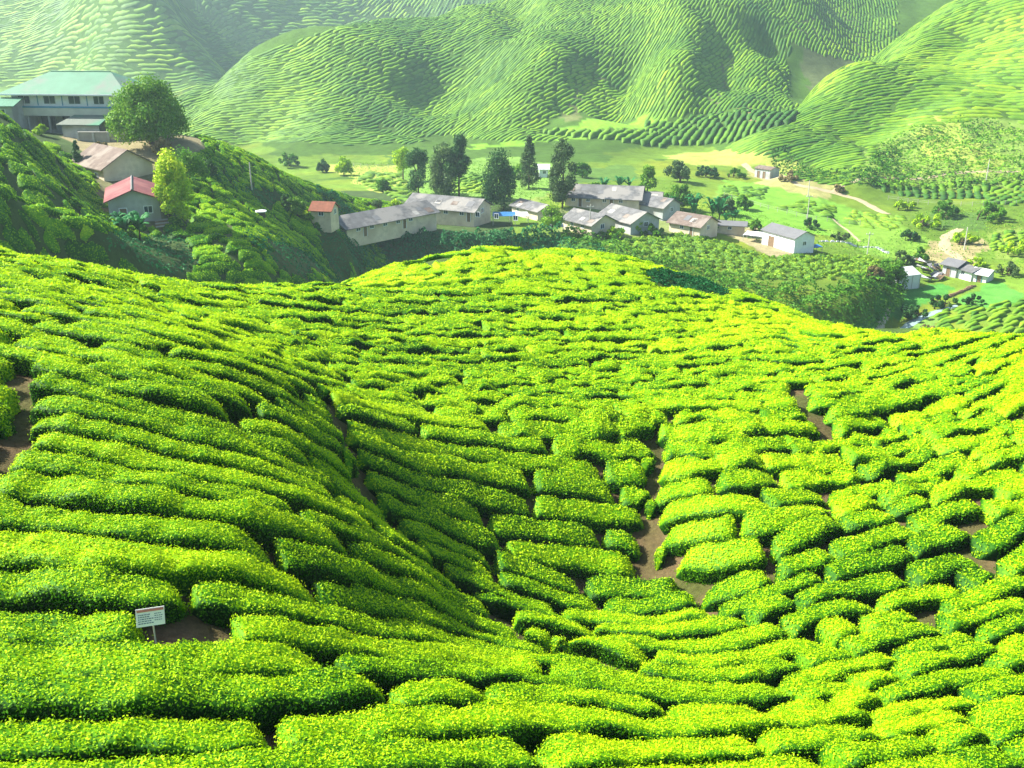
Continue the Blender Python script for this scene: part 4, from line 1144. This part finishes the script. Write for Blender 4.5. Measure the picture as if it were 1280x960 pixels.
# ------------------------------------------------------------------ village
g_ = 'houses of the valley village'
house('village_house', 'small cottage with a rusty red roof at the left end of the village', 'house', None, None, 3.2, 1.9, 1.0, 'beige', 'old_red', group=g_, ov=.3, fr=(hit_ground(389, 277, 120, 230, 900), R(-12), 3.2), cut=1.5, wins=(('r', 1.8, .9, .9, 1.0), ('f', 1.7, .9, .9, 1.0)))
house('row_house', 'long low grey-roofed row house with a cream left gable, standing over the dark bank', 'house', (434, 299), (546, 291), 6.5, 2.1, 1.5, 'beige', 'grey_roof', group=g_, ov=.6,
      wins=tuple(('f', p, 1.0, 1.0, 1.1) for p in (2.5, 5.5, 8.5, 11.5, 14.5)) + (('l', 2.4, 1.0, 1.0, 1.1), ('l', 5.2, 1.0, 1.0, 1.1)), doors=(('f', 4, .9, 2, 0), ('f', 13, .9, 2, 0)))
house('row_house', 'long dark-roofed row house with a pale blue-grey right gable behind the first row', 'house', (508, 269), (592, 284), 7.5, 2.2, 1.7, 'beige', 'grey_roof', group=g_, ov=.6,
      wins=tuple(('f', p, 1.0, 1.0, 1.1) for p in (9, 12.5, 16, 20, 24)) + (('r', 3.7, 1.1, 1.0, 1.1),), doors=(('f', 14, .9, 2, 0),))
house('village_house', 'small grey-roofed hut between the dark-roofed row house and the pole', 'house', (640, 268), (672, 276), 5.0, 2.1, 1.0, 'beige', 'grey_roof', group=g_, wins=(('f', 2, .8, .8, 1),))
house('village_house', 'grey-roofed house with a cream front and pale gable right of the light green tree', 'house', (704, 286), (739, 297), 6.2, 2.2, 1.5, 'beige', 'grey_roof', group=g_, wins=(('r', 2.8, 1.0, 1.0, 1.0), ('f', 2.5, .9, .9, 1.1), ('f', 5.5, .9, .9, 1.1)))
house('village_house', 'grey-roofed house with a pale blue gable in the middle of the village', 'house', (748, 281), (788, 294), 7.2, 2.2, 1.7, 'grey_wall', 'grey_roof', group=g_, wins=(('r', 3.8, 1.1, 1.0, 1.0), ('f', 3, .9, .9, 1.1)))
house('row_house', 'long pale grey row house along the back of the village, under two small awnings', 'house', (706, 257), (798, 270), 8.2, 2.2, 1.9, 'beige', 'grey_roof', group=g_, ov=.7, wins=tuple(('f', p, .9, 1.0, 1.1) for p in (1.8, 5, 8.5, 12)), doors=(('f', 3.3, .9, 2, 0), ('f', 10, .9, 2, 0)))
house('row_house', 'second grey row house at the right end of the long pale one', 'house', (756, 262), (824, 272), 7.0, 2.1, 1.5, 'beige', 'grey_roof', group=g_, wins=(('f', 3, .9, .9, 1.1),))
house('village_house', 'low grey-roofed house at the right of the row houses, partly behind banana leaves', 'house', (790, 266), (828, 276), 6.0, 2.4, 1.4, 'grey_wall', 'grey_roof', group=g_, wins=(('r', 3, 1.0, 1.0, 1.0),))
house('village_house', 'cream-fronted house with a patched grey roof, second building left of the white shed', 'house', (836, 289), (874, 299), 6.4, 2.1, 1.5, 'beige', 'brown_roof', group=g_, wins=(('r', 2.9, 1.0, .9, 1.0), ('f', 3, .9, .9, 1.0)), doors=(('f', 5.2, .9, 1.9, 0),))
house('lean_to', 'long low cream lean-to between the patched-roof house and the white shed', 'lean-to', (893, 290), (930, 296), 3.0, 1.7, .5, 'beige', 'pale_roof', group=None, wins=(('f', 3, .8, .7, .7),))
house('storage_shed', 'white shed with a pale grey roof standing alone above the tea terrace', 'shed', (952, 305), (992, 317), 5.0, 3.0, 1.0, 'white', 'pale_roof', ov=.35, doors=(('f', 2.6, 1.8, 2.2, 0),), wins=(('r', 2.5, .9, .8, 1.3),))
house('stone_hut', 'small grey flat block hut at the foot of the right-hand hill', 'hut', (943, 221), (962, 224), 4.2, 2.5, .5, 'grey_wall', 'brown_roof', ov=.25, doors=(('f', 1.2, .9, 1.9, 0), ('f', 3.0, .9, 1.9, 0)), frame='conc')
house('village_house', 'tiny white hut behind the tall narrow tree', 'hut', (674, 222), (685, 222), 3.0, 2.4, .8, 'white', 'tarp', group=g_, wins=(('f', 1.3, .8, .8, 1),))
# awnings and tarpaulins
def canopy(label, px, py, w, d, h, mat, cat='canopy', name='tarpaulin_canopy', Y=None, tilt=.25, az=0.3, group=None):
    x, y = hit_ground(px, py, 84, 330, 1200); r = empty(name, (x, y, zt(x, y)), az); tag(r, label, cat, group)
    n = 9; X, Y_ = np.meshgrid(np.linspace(-w / 2, w / 2, n), np.linspace(0, d, n)); Zs = h + tilt * (Y_ / d) - .25 * np.sin(np.pi * (X / w + .5)) * np.sin(np.pi * Y_ / d) + .05 * noise(X * 2, Y_ * 2, 5)
    V = np.c_[X.ravel(), Y_.ravel(), Zs.ravel()]; i, j = np.meshgrid(np.arange(n - 1), np.arange(n - 1), indexing='ij')
    Q = np.stack([i * n + j, i * n + j + 1, (i + 1) * n + j + 1, (i + 1) * n + j], -1).reshape(-1, 4)
    V2 = V.copy(); V2[:, 2] -= .05
    mesh_obj('sheet', np.r_[V, V2], np.r_[Q, Q[:, ::-1] + n * n], MT[mat], r)
    for sx in (-1, 1):
        for yy in (0, d): MB().tube([(sx * w / 2 * .96, yy * .96 + .05, -.3), (sx * w / 2 * .96, yy * .96 + .05, h + tilt * yy / d - .07)], .05).build('pole', 'pole', r)
canopy('blue tarpaulin canopy beside the pale gable of the dark-roofed row house', 630, 283, 4.5, 3, 2.0, 'btarp', az=0)
canopy('pale tarpaulin canopy right of the blue one', 650, 281, 3.6, 3, 1.7, 'tarp', az=.1)
canopy('small turquoise-white canopy under the light green tree', 694, 292, 3.2, 2, 1.3, 'tarp', az=0)
canopy('sagging white sheet on poles left of the white shed', 941, 303, 4.2, 3, 1.3, 'tarp', az=-.5)
canopy('small blue sheet against the right wall of the white shed', 1021, 316, 2.6, 1.6, 1.0, 'btarp', az=.4)
# white tent-like shelter and the huts by the lower field
def tent():
    x, y = hit_ground(1120, 360, 130, 230, 900); r = empty('plastic_shelter', (x, y, zt(x, y)), R(22)); tag(r, 'bright white plastic-sheeted shelter on the green lower field', 'shelter')
    MB().prism([(0, -.6), (4.4, -.6), (4.4, 2.3), (2.4, 3.0), (0, 2.0)], 0, 5.4).build('cover', 'tarp', r)
    MB().box(-.06, -.002, 1.2, 2.6, 0, 1.9).build('door', 'conc', r)
    for k in range(4): MB().box(k * 1.75 - .03, k * 1.75 + .07, -.05, -.003, -.5, 2.0).build('batten', 'conc', r)
tent()
hg = 'huts by the stream'
house('field_hut', 'grey hut with a sloping sheet roof nearest the track, beside the lower field', 'hut', (1177, 344), (1194, 348), 4.2, 2.4, .7, 'grey_wall', 'pale_roof', group=hg, doors=(('f', 1.2, .9, 1.8, 0),), frame='conc')
house('field_hut', 'white hut in the middle of the cluster by the stream', 'hut', (1195, 347), (1213, 352), 3.4, 2.0, .5, 'white', 'grey_roof', group=hg, wins=(('f', 1.4, .9, .8, .9),))
house('field_hut', 'small hut with a blue-white front at the right end of the stream cluster', 'hut', (1215, 352), (1232, 354), 3.0, 1.7, .6, 'tarp', 'tarp', group=hg, doors=(('f', 1.2, 1.0, 1.4, 0),), frame='blue')
def junk():
    kinds = ['pale sheet of scrap leaning among the huts', 'dark boards of the scrap heap behind the white shelter', 'white bags lying beside the white shelter']
    for q, (px, py) in enumerate([(1155, 340), (1162, 352), (1168, 338), (1150, 330), (1172, 348)]):
        x, y = hit_ground(px, py, 130, 230, 900); r = empty('scrap_heap', (x, y, zt(x, y)), rng.uniform(0, 3))
        tag(r, ['heap of pale sheets directly right of the white shelter', 'low heap of dark boards in front of the stream huts', 'heap of scrap nearest the dirt track, above the white shelter', 'pale heap behind the white shelter', 'mixed heap touching the grey stream hut'][q], 'scrap heap', 'scrap heaps by the white shelter')
        for k in range(6):
            a = rng.uniform(0, 3.1); px_, py_ = rng.uniform(-.9, .9, 2); l = rng.uniform(.5, 1.3)
            MB().slab([(px_ - l, py_ - .4, .3), (px_ + l, py_ - .4, .5 + a * .3), (px_ + l * .9, py_ + .5, 1.0), (px_ - l, py_ + .4, .8)], .08).build('sheet' if k % 2 else 'board', ['tarp', 'wood', 'conc', 'pale_roof', 'wood', 'dark'][(k + q) % 6], r)
junk()
def rubble_wall(name, label, cat, pts, w, h, n, mat='rock', y0=84, y1=330):
    W_ = [hit_ground(a, b, y0, y1, 900) for a, b in pts]; x, y = W_[0]; zb = zt(x, y)
    r = empty(name, (x, y, zb)); tag(r, label, cat); b = MB()
    for k in range(n):
        t = k / n * (len(W_) - 1); i = int(t); t -= i
        X = W_[i][0] * (1 - t) + W_[i + 1][0] * t + rng.uniform(-w, w) * .5; Y_ = W_[i][1] * (1 - t) + W_[i + 1][1] * t + rng.uniform(-w, w) * .5
        s_ = rng.uniform(.4, 1) * h; zz = zt(X, Y_) - zb; X -= x; Y_ -= y
        b.prism([(Y_ - s_, zz - .2), (Y_ + s_, zz - .2), (Y_ + s_ * .7, zz + s_ * .8), (Y_ - s_ * .5, zz + s_)], X - s_ * .9, X + s_ * .8)
    b.build('stones', mat, r)
rubble_wall('stone_kerb', 'pale tumbled stones lining the ditch down to the stream', 'stone wall', [(1112, 388), (1104, 402), (1095, 416), (1086, 430)], .6, .32, 60)
rubble_wall('fallen_fence', 'row of dark weathered boards lying across the lower field', 'boards', [(1185, 372), (1200, 366), (1218, 358)], .4, .4, 70, 'wood')
rubble_wall('stone_kerb', 'line of white stones and sacks along the field edge right of the white shed', 'stone wall', [(1025, 302), (1060, 304), (1095, 310), (1112, 318)], .7, .34, 60, 'tarp')
# poles
def pole(label, px, py, top, y0=84, y1=330, arm=False, mat='pole'):
    x, y = hit_ground(px, py, y0, y1, 1200); z = zt(x, y); h = (py - top) * math.hypot(y, z) / F
    r = empty('utility_pole', (x, y, z)); tag(r, label, 'utility pole', 'utility poles in the valley')
    MB().tube([(0, 0, -.5), (0, 0, h)], [.12, .08]).build('post', mat, r)
    if arm:
        MB().box(-.7, .7, -.06, .06, h - .5, h - .4).build('crossarm', mat, r)
        for s_ in (-.6, .6): MB().tube([(s_, 0, h - .4), (s_, 0, h - .25)], .04).build('insulator', 'white', r)
pole('pale pole standing in the bright field above the white shed', 1008, 283, 244, arm=True)
pole('pale pole at the edge of the tea terrace right of the white shed', 1084, 318, 290, arm=True)
pole('tall thin pole at the foot of the right-hand hill', 1232, 229, 200, 200, 330)
pole('pole in front of the grey-roofed houses in the village middle', 737, 294, 256, arm=True)
pole('thin pole on the shaded tea hill right of the yellow-green tree', 315, 238, 205)
pole('thin pole standing beside the dirt track below the hill', 1010, 246, 226)
pole('pole among the yellow bushes near the track', 1205, 312, 284)

def field_fence(label, pts, step=2.2, h=1.1):
    W_ = np.array([hit_ground(a, b, 84, 330, 1200) for a, b in pts]); P_ = []
    for i in range(len(W_) - 1):
        n = max(1, int(np.hypot(*(W_[i + 1] - W_[i])) / step))
        for t in range(n): P_.append(W_[i] * (1 - t / n) + W_[i + 1] * t / n)
    P_.append(W_[-1]); x0, y0 = P_[0]; z0 = zt(x0, y0); r = empty('field_fence', (x0, y0, z0)); tag(r, label, 'fence'); top = []
    for x, y in P_:
        z = zt(x, y) - z0; MB().tube([(x - x0, y - y0, z - .3), (x - x0 + rng.uniform(-.05, .05), y - y0, z + h)], .06, 5).build('post', 'conc', r); top.append((x - x0, y - y0, z + h * .85))
    MB().tube(top, .025, 4).build('rail', 'conc', r); MB().tube([(a, b, c - .4) for a, b, c in top], .025, 4).build('rail', 'conc', r)
field_fence('thin post fence across the bright field behind the white shed', [(905, 246), (960, 262), (1020, 276), (1075, 282)])
field_fence('thin post fence along the pale field left of the tall trees', [(425, 208), (460, 210), (498, 211)])
field_fence('thin post fence between the track bend and the pole at the hill foot', [(1110, 250), (1160, 256), (1215, 258), (1270, 256)])
# ------------------------------------------------------------------ trees
tree('broadleaf_tree', 'large round dense green tree on the ridge beside the large house', 190, 178, 106, 82, 'green', 'dome', .08, n=15000, k=110, Y=141, L0=.34, tone=.62)
tree('broadleaf_tree', 'bright yellow-green tree right of the red-roofed house', 222, 274, 50, 86, 'lime', 'column', .14, n=7000, k=60, Y=113, L0=.3, tone=.62, stems=3)
shrub('shrub', 'loose grey-green shrub between the big round tree and the yellow-green tree', 236, 212, 50, 58, 'green', Y=128, n=2600, k=24, tone=.5)
shrub('shrub', 'dry brownish shrub left of the loose grey-green one', 204, 190, 26, 26, 'dry', Y=136, n=700)
shrub('shrub', 'dark shrub with red flecks at the shaded hill edge below the round tree', 262, 212, 26, 30, 'dark', Y=134, n=800)
tree('conifer', 'small dark cypress in the yard above the grey-brown roof', 97, 204, 18, 34, 'dark', 'cone', .05, n=1400, k=34, Y=130, tone=.5)
shrub('shrub', 'pale flowering bush at the top left edge of the yard', 53, 172, 20, 18, 'lime', Y=142, n=500)
shrub('shrub', 'dry bush on the bank above the grey-brown roof', 125, 186, 44, 13, 'dry', Y=138, n=900)
banana('dark green banana clump against the gable of the red-roofed house', 165, 280, 52, 44, None, Y=106, nl=11, stems=4)
g1 = 'trees behind the village'
tree('broadleaf_tree', 'small round bright green tree beyond the shaded hill, left of the village trees', 430, 219, 24, 24, 'lime', 'dome', .12, g1, n=900)
tree('broadleaf_tree', 'small dark round tree next to the round bright one', 404, 216, 17, 17, 'dark', 'dome', .1, g1, n=600)
tree('broadleaf_tree', 'low dark-green tree just over the ridge of the shaded hill', 362, 208, 32, 18, 'green', 'dome', .1, g1, n=900)
tree('broadleaf_tree', 'lime-green tree at the left end of the tall village trees', 504, 226, 28, 40, 'lime', 'round', .2, g1, n=1500)
tree('broadleaf_tree', 'narrow dark tree in front of the lime-green one', 523, 244, 34, 58, 'dark', 'column', .12, g1, n=2400, tone=.6)
tree('broadleaf_tree', 'tall grey-green tree in the middle of the village trees', 555, 250, 46, 72, 'grey', 'column', .12, g1, n=3600, k=40, tone=.45)
tree('broadleaf_tree', 'tallest dark tree with a bare trunk, right of the grey-green one', 574, 250, 36, 78, 'dark', 'column', .36, g1, n=2600, tone=.55)
tree('broadleaf_tree', 'wide dark tree with two trunks behind the small hut', 625, 262, 54, 68, 'dark', 'column', .18, g1, n=4200, k=44, tone=.5, stems=2)
tree('conifer', 'slim misty conifer behind the wide dark tree', 661, 236, 28, 68, 'grey', 'cone', .1, g1, n=1800, k=40, tone=.45)
tree('conifer', 'tall feathery casuarina left of the long pale row house', 703, 260, 38, 84, 'grey', 'column', .1, g1, n=3400, k=44, tone=.35)
tree('broadleaf_tree', 'small light green tree in front of the hut with the canopy', 690, 292, 32, 38, 'green', 'dome', .2, g1, n=1400, tone=.75)
tree('broadleaf_tree', 'round green tree at the right back corner of the row houses', 809, 240, 26, 38, 'green', 'dome', .08, g1, n=1500, tone=.65)
tree('broadleaf_tree', 'grey-green spreading tree beside the mown bright field', 850, 228, 44, 30, 'grey', 'dome', .1, g1, n=1800)
tree('broadleaf_tree', 'dark low tree at the edge of the mown bright field', 882, 221, 34, 16, 'dark', 'dome', .1, g1, n=900)
tree('broadleaf_tree', 'green tree over the patched-roof house', 846, 262, 50, 34, 'green', 'dome', .1, g1, n=2000)
tree('broadleaf_tree', 'small tree on the dirt bank of the shaded hill left of the cottage', 372, 272, 26, 32, 'green', 'dome', .12, g1, n=1000)
tree('broadleaf_tree', 'narrow dark bush-like tree left of the cottage', 358, 266, 12, 24, 'dark', 'column', .1, g1, n=600)
for q, (px, py, w_, h_, s_) in enumerate([(757, 236, 24, 18, 'behind the long pale row house, left one'), (780, 236, 28, 22, 'behind the long pale row house, right one'), (868, 272, 34, 38, 'above the patched-roof house, leftmost'), (893, 276, 38, 38, 'above the patched-roof house, rightmost'),
      (835, 264, 26, 24, 'between the row houses and the patched-roof house'), (912, 280, 26, 24, 'above the low lean-to'), (850, 285, 20, 16, 'touching the patched roof')]):
    banana('banana clump ' + s_, px, py, w_, h_, nl=8, stems=3)
for lb, px, py, w_, h_, kd in [('green tree standing between the two rear row houses', 742, 246, 24, 20, 'green'), ('lime tree at the left corner of the pale gabled house', 768, 262, 22, 20, 'lime'), ('dark green tree right of the patched-roof house', 884, 290, 26, 26, 'green'),
  ('grey-green tree behind the lean-to', 905, 268, 34, 26, 'grey'), ('round tree between the banana clumps and the bright field', 930, 262, 28, 20, 'green'), ('small tree at the left of the white shed', 944, 288, 18, 16, 'green'), ('low spreading tree behind the tiny white hut', 650, 222, 34, 20, 'green'), ('green tree between the small hut and the feathery casuarina', 728, 222, 26, 22, 'green'), ('small green tree at the near end of the pale fence line', 478, 240, 22, 18, 'green')]:
    tree('broadleaf_tree', lb, px, py, w_, h_, kd, 'dome', .1, g1, n=int(500 + w_ * h_ * 1.6))
g2 = 'shrubs around the village and fields'
sh = [('dark round shrub by the field path below the white shed field', 1137, 301, 24, 18, 'dark'), ('yellow-green shrub at the track bend', 1205, 306, 40, 20, 'lime'), ('yellow-green shrub nearest the dirt track', 1222, 334, 30, 14, 'lime'),
 ('wide yellow-green shrub left of the track bend', 1158, 285, 46, 22, 'lime'), ('yellow-green shrub above the small dark one', 1130, 262, 36, 16, 'lime'), ('green shrub on the terrace end by the white shelter', 1112, 352, 40, 40, 'green'),
 ('grey-green bush behind the white shelter', 1128, 330, 36, 22, 'grey'), ('rust-tinted bush at the tip of the tea terrace', 1093, 352, 24, 26, 'dry'), ('round bush by the track at the hill foot', 1180, 272, 44, 26, 'green'),
 ('wide low bush right of the row of dark seedlings', 1235, 275, 50, 24, 'green'), ('yellow-green bush above the huts', 1268, 318, 40, 22, 'lime'), ('pale bush right of the stream huts', 1258, 345, 36, 20, 'grey'),
 ('low bush beside the stone hut', 985, 226, 26, 14, 'dry'), ('dark low bush left of the stone hut', 917, 222, 34, 12, 'green'), ('dark bush in the field below the stone hut', 1012, 285, 30, 14, 'dark'),
 ('dry bush at the foot of the right-hand hill near the track', 1050, 240, 22, 10, 'dry'), ('bush behind the long row house over the bank', 470, 262, 24, 16, 'grey'), ('lime bush between the two long row houses', 494, 262, 22, 14, 'lime'),
 ('green bush by the cottage door', 383, 278, 22, 14, 'green'), ('lime bush in front of the village middle', 770, 298, 26, 20, 'lime'), ('green bush between the patched-roof house and the terrace', 815, 296, 40, 16, 'green'),
 ('low lime bush left of the patched-roof house', 798, 292, 30, 18, 'lime'), ('grey bush behind the white stones', 1050, 300, 30, 12, 'grey'), ('green bush right of the white shelter', 1150, 326, 26, 18, 'green'),
 ('dark bush above the stream', 1145, 398, 50, 22, 'dark'), ('long dark bush along the stream bank', 1180, 385, 50, 18, 'dark'), ('dark bush at the far stream bend', 1215, 380, 40, 14, 'dark'), ('dry shrub by the stones of the ditch', 1160, 415, 26, 12, 'dry')]
for lb, px, py, w_, h_, kd in sh: shrub('shrub', lb, px, py, w_, h_, kd, g2, n=int(300 + w_ * h_ * .7))
# thick bushes along the bank of the tea terrace
UG = Bag(); UGD = Bag()
def scatter(bag, poly, dens, L0, tone, y0, y1, lump=2.2, hgt=1.2, tv=.12, px_poly=True):
    W_ = [hit_ground(a, b, y0, y1, 1200) for a, b in poly] if px_poly else poly
    xs = [p[0] for p in W_]; ys = [p[1] for p in W_]; A_ = (max(xs) - min(xs)) * (max(ys) - min(ys)); n = int(A_ * dens)
    x = rng.uniform(min(xs), max(xs), n); y = rng.uniform(min(ys), max(ys), n); m = in_poly(x, y, W_) & ~in_poly(x, y, T_FIELD); x, y = x[m], y[m]; n = len(x)
    lm = np.clip(noise(x / lump, y / lump, 61) * .7 + noise(x / lump * 2.3, y / lump * 2.3, 62) * .4 + .5, 0, 1.4)
    z = Z(x, y) + lm * hgt * (.75 + .25 * rng.random(n))
    gx, gy = grad(x, y); nn = np.c_[-gx, -gy, np.ones(n)] + rng.normal(0, .6, (n, 3)); nn /= np.linalg.norm(nn, axis=1)[:, None]
    ax = np.cross(nn, rng.normal(0, 1, (n, 3))); ax /= np.linalg.norm(ax, axis=1)[:, None]; bx = np.cross(nn, ax)
    sz = L0 * rng.uniform(.6, 1.4, n)[:, None]; P_ = np.c_[x, y, z]
    q = np.stack([P_ - ax * sz * .5, P_ + bx * sz * .32, P_ + ax * sz * .5, P_ - bx * sz * .32], 1).reshape(-1, 3)
    bag.add(q, np.arange(4 * n).reshape(-1, 4), np.repeat(tone + .14 * noise(x / 4, y / 4, 63) + rng.normal(0, tv, n), 4))
EB = [(p[0], p[1]) for p in TER_EDGE]
def band(i0, i1, a, b):
    """strip of the terrace bank between two offsets from its edge, towards the viewer"""
    out = []
    for sgn, rg in ((a, range(i0, i1 + 1)), (b, range(i1, i0 - 1, -1))):
        for i in rg:
            x, y = EB[i]; p = EB[max(i - 1, 0)]; q = EB[min(i + 1, len(EB) - 1)]; dx, dy = q[0] - p[0], q[1] - p[1]; l = math.hypot(dx, dy); out.append((x + dy / l * sgn, y - dx / l * sgn))
    return out
scatter(UGD, band(0, 4, -1.2, 16), 14, .5, .5, 0, 0, 3.0, 1.2, px_poly=False)
scatter(UGD, band(0, 3, -1.5, 1.5), 40, .45, .45, 0, 0, 1.6, 2.2, px_poly=False)
scatter(UG, band(3, 8, -11.0, 13), 16, .5, .46, 0, 0, 2.6, 2.0, px_poly=False)
scatter(UG, band(8, 10, -5, 4), 20, .5, .36, 0, 0, 2.6, 2.2, px_poly=False)
for pl in ([(395,285),(440,296),(445,352),(425,368),(400,330)], [(150,290),(215,290),(250,330),(190,345),(130,325)], [(300,300),(385,300),(430,340),(400,360),(330,330)], [(240,200),(300,232),(345,240),(375,256),(330,262),(250,225)]):
    scatter(UGD, pl, 12, .34, .45, 84, 190, 1.6, .8)
scatter(UG, [(1075,216),(1100,180),(1150,160),(1240,152),(1290,165),(1290,232),(1075,232)], 3.2, .75, .62, 230, 340, 4, 2.2)
scatter(UG, [(1075,232),(1095,190),(1130,182),(1120,215),(1150,232)], 4, .8, .3, 230, 340, 4, 3.0)
scatter(UG, [(960,190),(1000,222),(1075,232),(1110,236),(1100,222),(1030,215),(985,185)], 3, .7, .25, 230, 340, 3, 1.8)
scatter(UG, [(830,228),(1000,285),(1110,300),(1150,262),(1300,262),(1300,350),(1180,345),(1000,320),(880,280),(820,262)], 2.2, .34, .6, 150, 340, 4, .35)
scatter(UG, [(420,205),(640,200),(705,235),(705,285),(600,262),(520,245),(440,230)], 2.0, .36, .6, 150, 340, 4, .4)
# bushes in the notch behind the crest
NB = [(at(815, 362, 74)[0], at(815, 362, 74)[1])]
def notch():
    scatter(UGD, NOTCH, 110, .2, .3, 0, 0, 1.2, .45, px_poly=False)
notch()
UG.obj('undergrowth', MTREE['green'])['kind'] = 'stuff'; UGD.obj('undergrowth', MTREE['blue'])['kind'] = 'stuff'

# ------------------------------------------------------------------ tracks and stream
def strip(name, label, pts, w, mat, y0=84, y1=330, lift=.06, kind='structure'):
    W_ = np.array([hit_ground(a, b, y0, y1, 1200) for a, b in pts]); P_ = []
    for i in range(len(W_) - 1):
        n = max(2, int(np.hypot(*(W_[i + 1] - W_[i])) / max(.25, w * .3)))
        for t in np.arange(n) / n: P_.append(W_[i] * (1 - t) + W_[i + 1] * t)
    P_.append(W_[-1]); P_ = np.array(P_)
    for _ in range(4): P_[1:-1] = (P_[:-2] + 2 * P_[1:-1] + P_[2:]) / 4
    d = np.gradient(P_, axis=0); d /= np.linalg.norm(d, axis=1)[:, None] + 1e-9; nx = np.c_[-d[:, 1], d[:, 0]]
    ww = w * .5 * (1 + .25 * noise(np.arange(len(P_)) * .35, 0 * P_[:, 0], 71))
    V = []; K = (-1, -.5, 0, .5, 1)
    for a in K:
        q = P_ + nx * (ww * a)[:, None]; V.append(np.c_[q, Z(q[:, 0], q[:, 1]) + lift * (1 if abs(a) < 1 else -1.2)])
    n = len(P_); V = np.concatenate(V); i, j = np.meshgrid(np.arange(4), np.arange(n - 1), indexing='ij')
    Q = np.stack([i * n + j, i * n + j + 1, (i + 1) * n + j + 1, (i + 1) * n + j], -1).reshape(-1, 4)[:, ::-1]
    o = mesh_obj(name, V, Q, MT[mat]); o['kind'] = kind; o['label'] = label
strip('dirt_track', 'pale dirt track along the hill foot', [(930, 205), (960, 224), (1000, 233), (1040, 240), (1075, 250), (1110, 268)], 2.6, 'path', y1=340)
strip('dirt_track', 'pale dirt track at the hill foot turning right', [(1040, 241), (1052, 232), (1100, 222), (1180, 219), (1300, 216)], 1.8, 'path', y1=340)
strip('dirt_track', 'bending dirt track down to the huts', [(1200, 286), (1182, 296), (1180, 312), (1200, 322), (1190, 335)], 2.8, 'path')
strip('footpath', 'thin path through the bright field', [(1040, 272), (1060, 288), (1075, 302)], 1.0, 'path')
strip('stream', 'narrow shallow stream in the lower field', [(1112, 432), (1128, 412), (1150, 398), (1170, 390), (1195, 382)], 1.9, 'water', y0=110, lift=.1)
# ------------------------------------------------------------------ the notice in the plantation
def notice():
    gx_, gy_ = hit_ground(194, 826, 8, 30, 2000); zb = zt(gx_, gy_)
    c = at(188, 771, gy_); sc_ = gy_ / CP * 1.0 / F; m = math.sqrt(c[0] ** 2 + c[1] ** 2 + c[2] ** 2) / F
    w = 31 * m; h = 20.5 * m; x, y, z = c
    r = empty('notice_board', (x, y, zb), math.atan2(-x, y)); tag(r, 'small white notice board with a red heading on a thin post among the tea', 'sign')
    zc = z - zb
    MB().tube([(.05 * w, .03, -.3), (.05 * w, .03, zc + h * .2)], .014).build('post', 'pole', r)
    p = MB().box(-w / 2, w / 2, -.008, .008, -h / 2, h / 2).build('panel', 'sign', r); p.location = (0, 0, zc); p.rotation_euler = (R(-22), R(5), 0)
    b = MB().box(-w * .47, w * .47, -.0135, -.0095, h * .31, h * .45).build('heading_band', 'signred', p)
    tx = MB()
    rs = np.random.default_rng(3)
    for q, zz in enumerate((.16, .04, -.08, -.20, -.32)):
        u = -.43
        lim = .04 if q > 1 else -.06
        while u < lim:
            l = rs.uniform(.03, .09); tx.box(u * w, (u + l) * w, -.0125, -.0095, (zz - .025) * h, (zz + .025) * h); u += l + .02
        u = .14
        while u < .38 and q < 4:
            l = rs.uniform(.03, .07); tx.box(u * w, (u + l) * w, -.0125, -.0095, (zz - .02) * h, (zz + .02) * h); u += l + .02
    tx.build('lettering', 'ink', p)
notice()
print('things done', time.time() - T0)
def haze():
    V = [(x, y, z) for z in (-70, 150) for y in (-80, 1250) for x in (-700, 700)]
    o = mesh_obj('haze', V, [(0,2,3,1),(4,5,7,6),(0,1,5,4),(2,6,7,3),(0,4,6,2),(1,3,7,5)], None, smooth=False, mats=[])
    o.data.materials.clear()
    m, nt, out = new_mat('valley_haze')
    p = N(nt, 'ShaderNodeVolumePrincipled'); p.inputs['Color'].default_value = (.62, .88, 1, 1); p.inputs['Density'].default_value = .00030; p.inputs['Anisotropy'].default_value = .3
    L(nt, p.outputs[0], out.inputs['Volume']); o.data.materials.append(m)
    o['kind'] = 'stuff'; o.display_type = 'WIRE'
haze()
# ------------------------------------------------------------------ light
w = bpy.data.worlds.new('World'); sc.world = w; w.use_nodes = True
nt = w.node_tree; bg = nt.nodes['Background']
sky = nt.nodes.new('ShaderNodeTexSky'); sky.sky_type = 'NISHITA'; sky.sun_disc = False
SUN = Vector((-.72, .22, .66)).normalized()
sky.sun_elevation = math.asin(SUN.z); sky.sun_rotation = math.atan2(SUN.x, SUN.y)
sky.air_density = 1.2; sky.dust_density = 2.0
nt.links.new(sky.outputs[0], bg.inputs[0]); bg.inputs[1].default_value = .07
sl = bpy.data.lights.new('sun', 'SUN'); sl.energy = 5.0; sl.angle = R(.53); sl.color = (1, .93, .78)
so = bpy.data.objects.new('sun', sl); COL.objects.link(so)
so.rotation_euler = SUN.to_track_quat('Z', 'Y').to_euler()
so.location = (0, 0, 80)
sc.view_settings.view_transform = 'Standard'; sc.view_settings.look = 'None'; sc.view_settings.gamma = 1
sc.view_settings.exposure = 1.74
sc.cycles.use_denoising = True
sc.cycles.max_bounces = 6; sc.cycles.diffuse_bounces = 3; sc.cycles.transmission_bounces = 3; sc.cycles.transparent_max_bounces = 6
sc.cycles.volume_bounces = 0
print('script time', time.time() - T0)
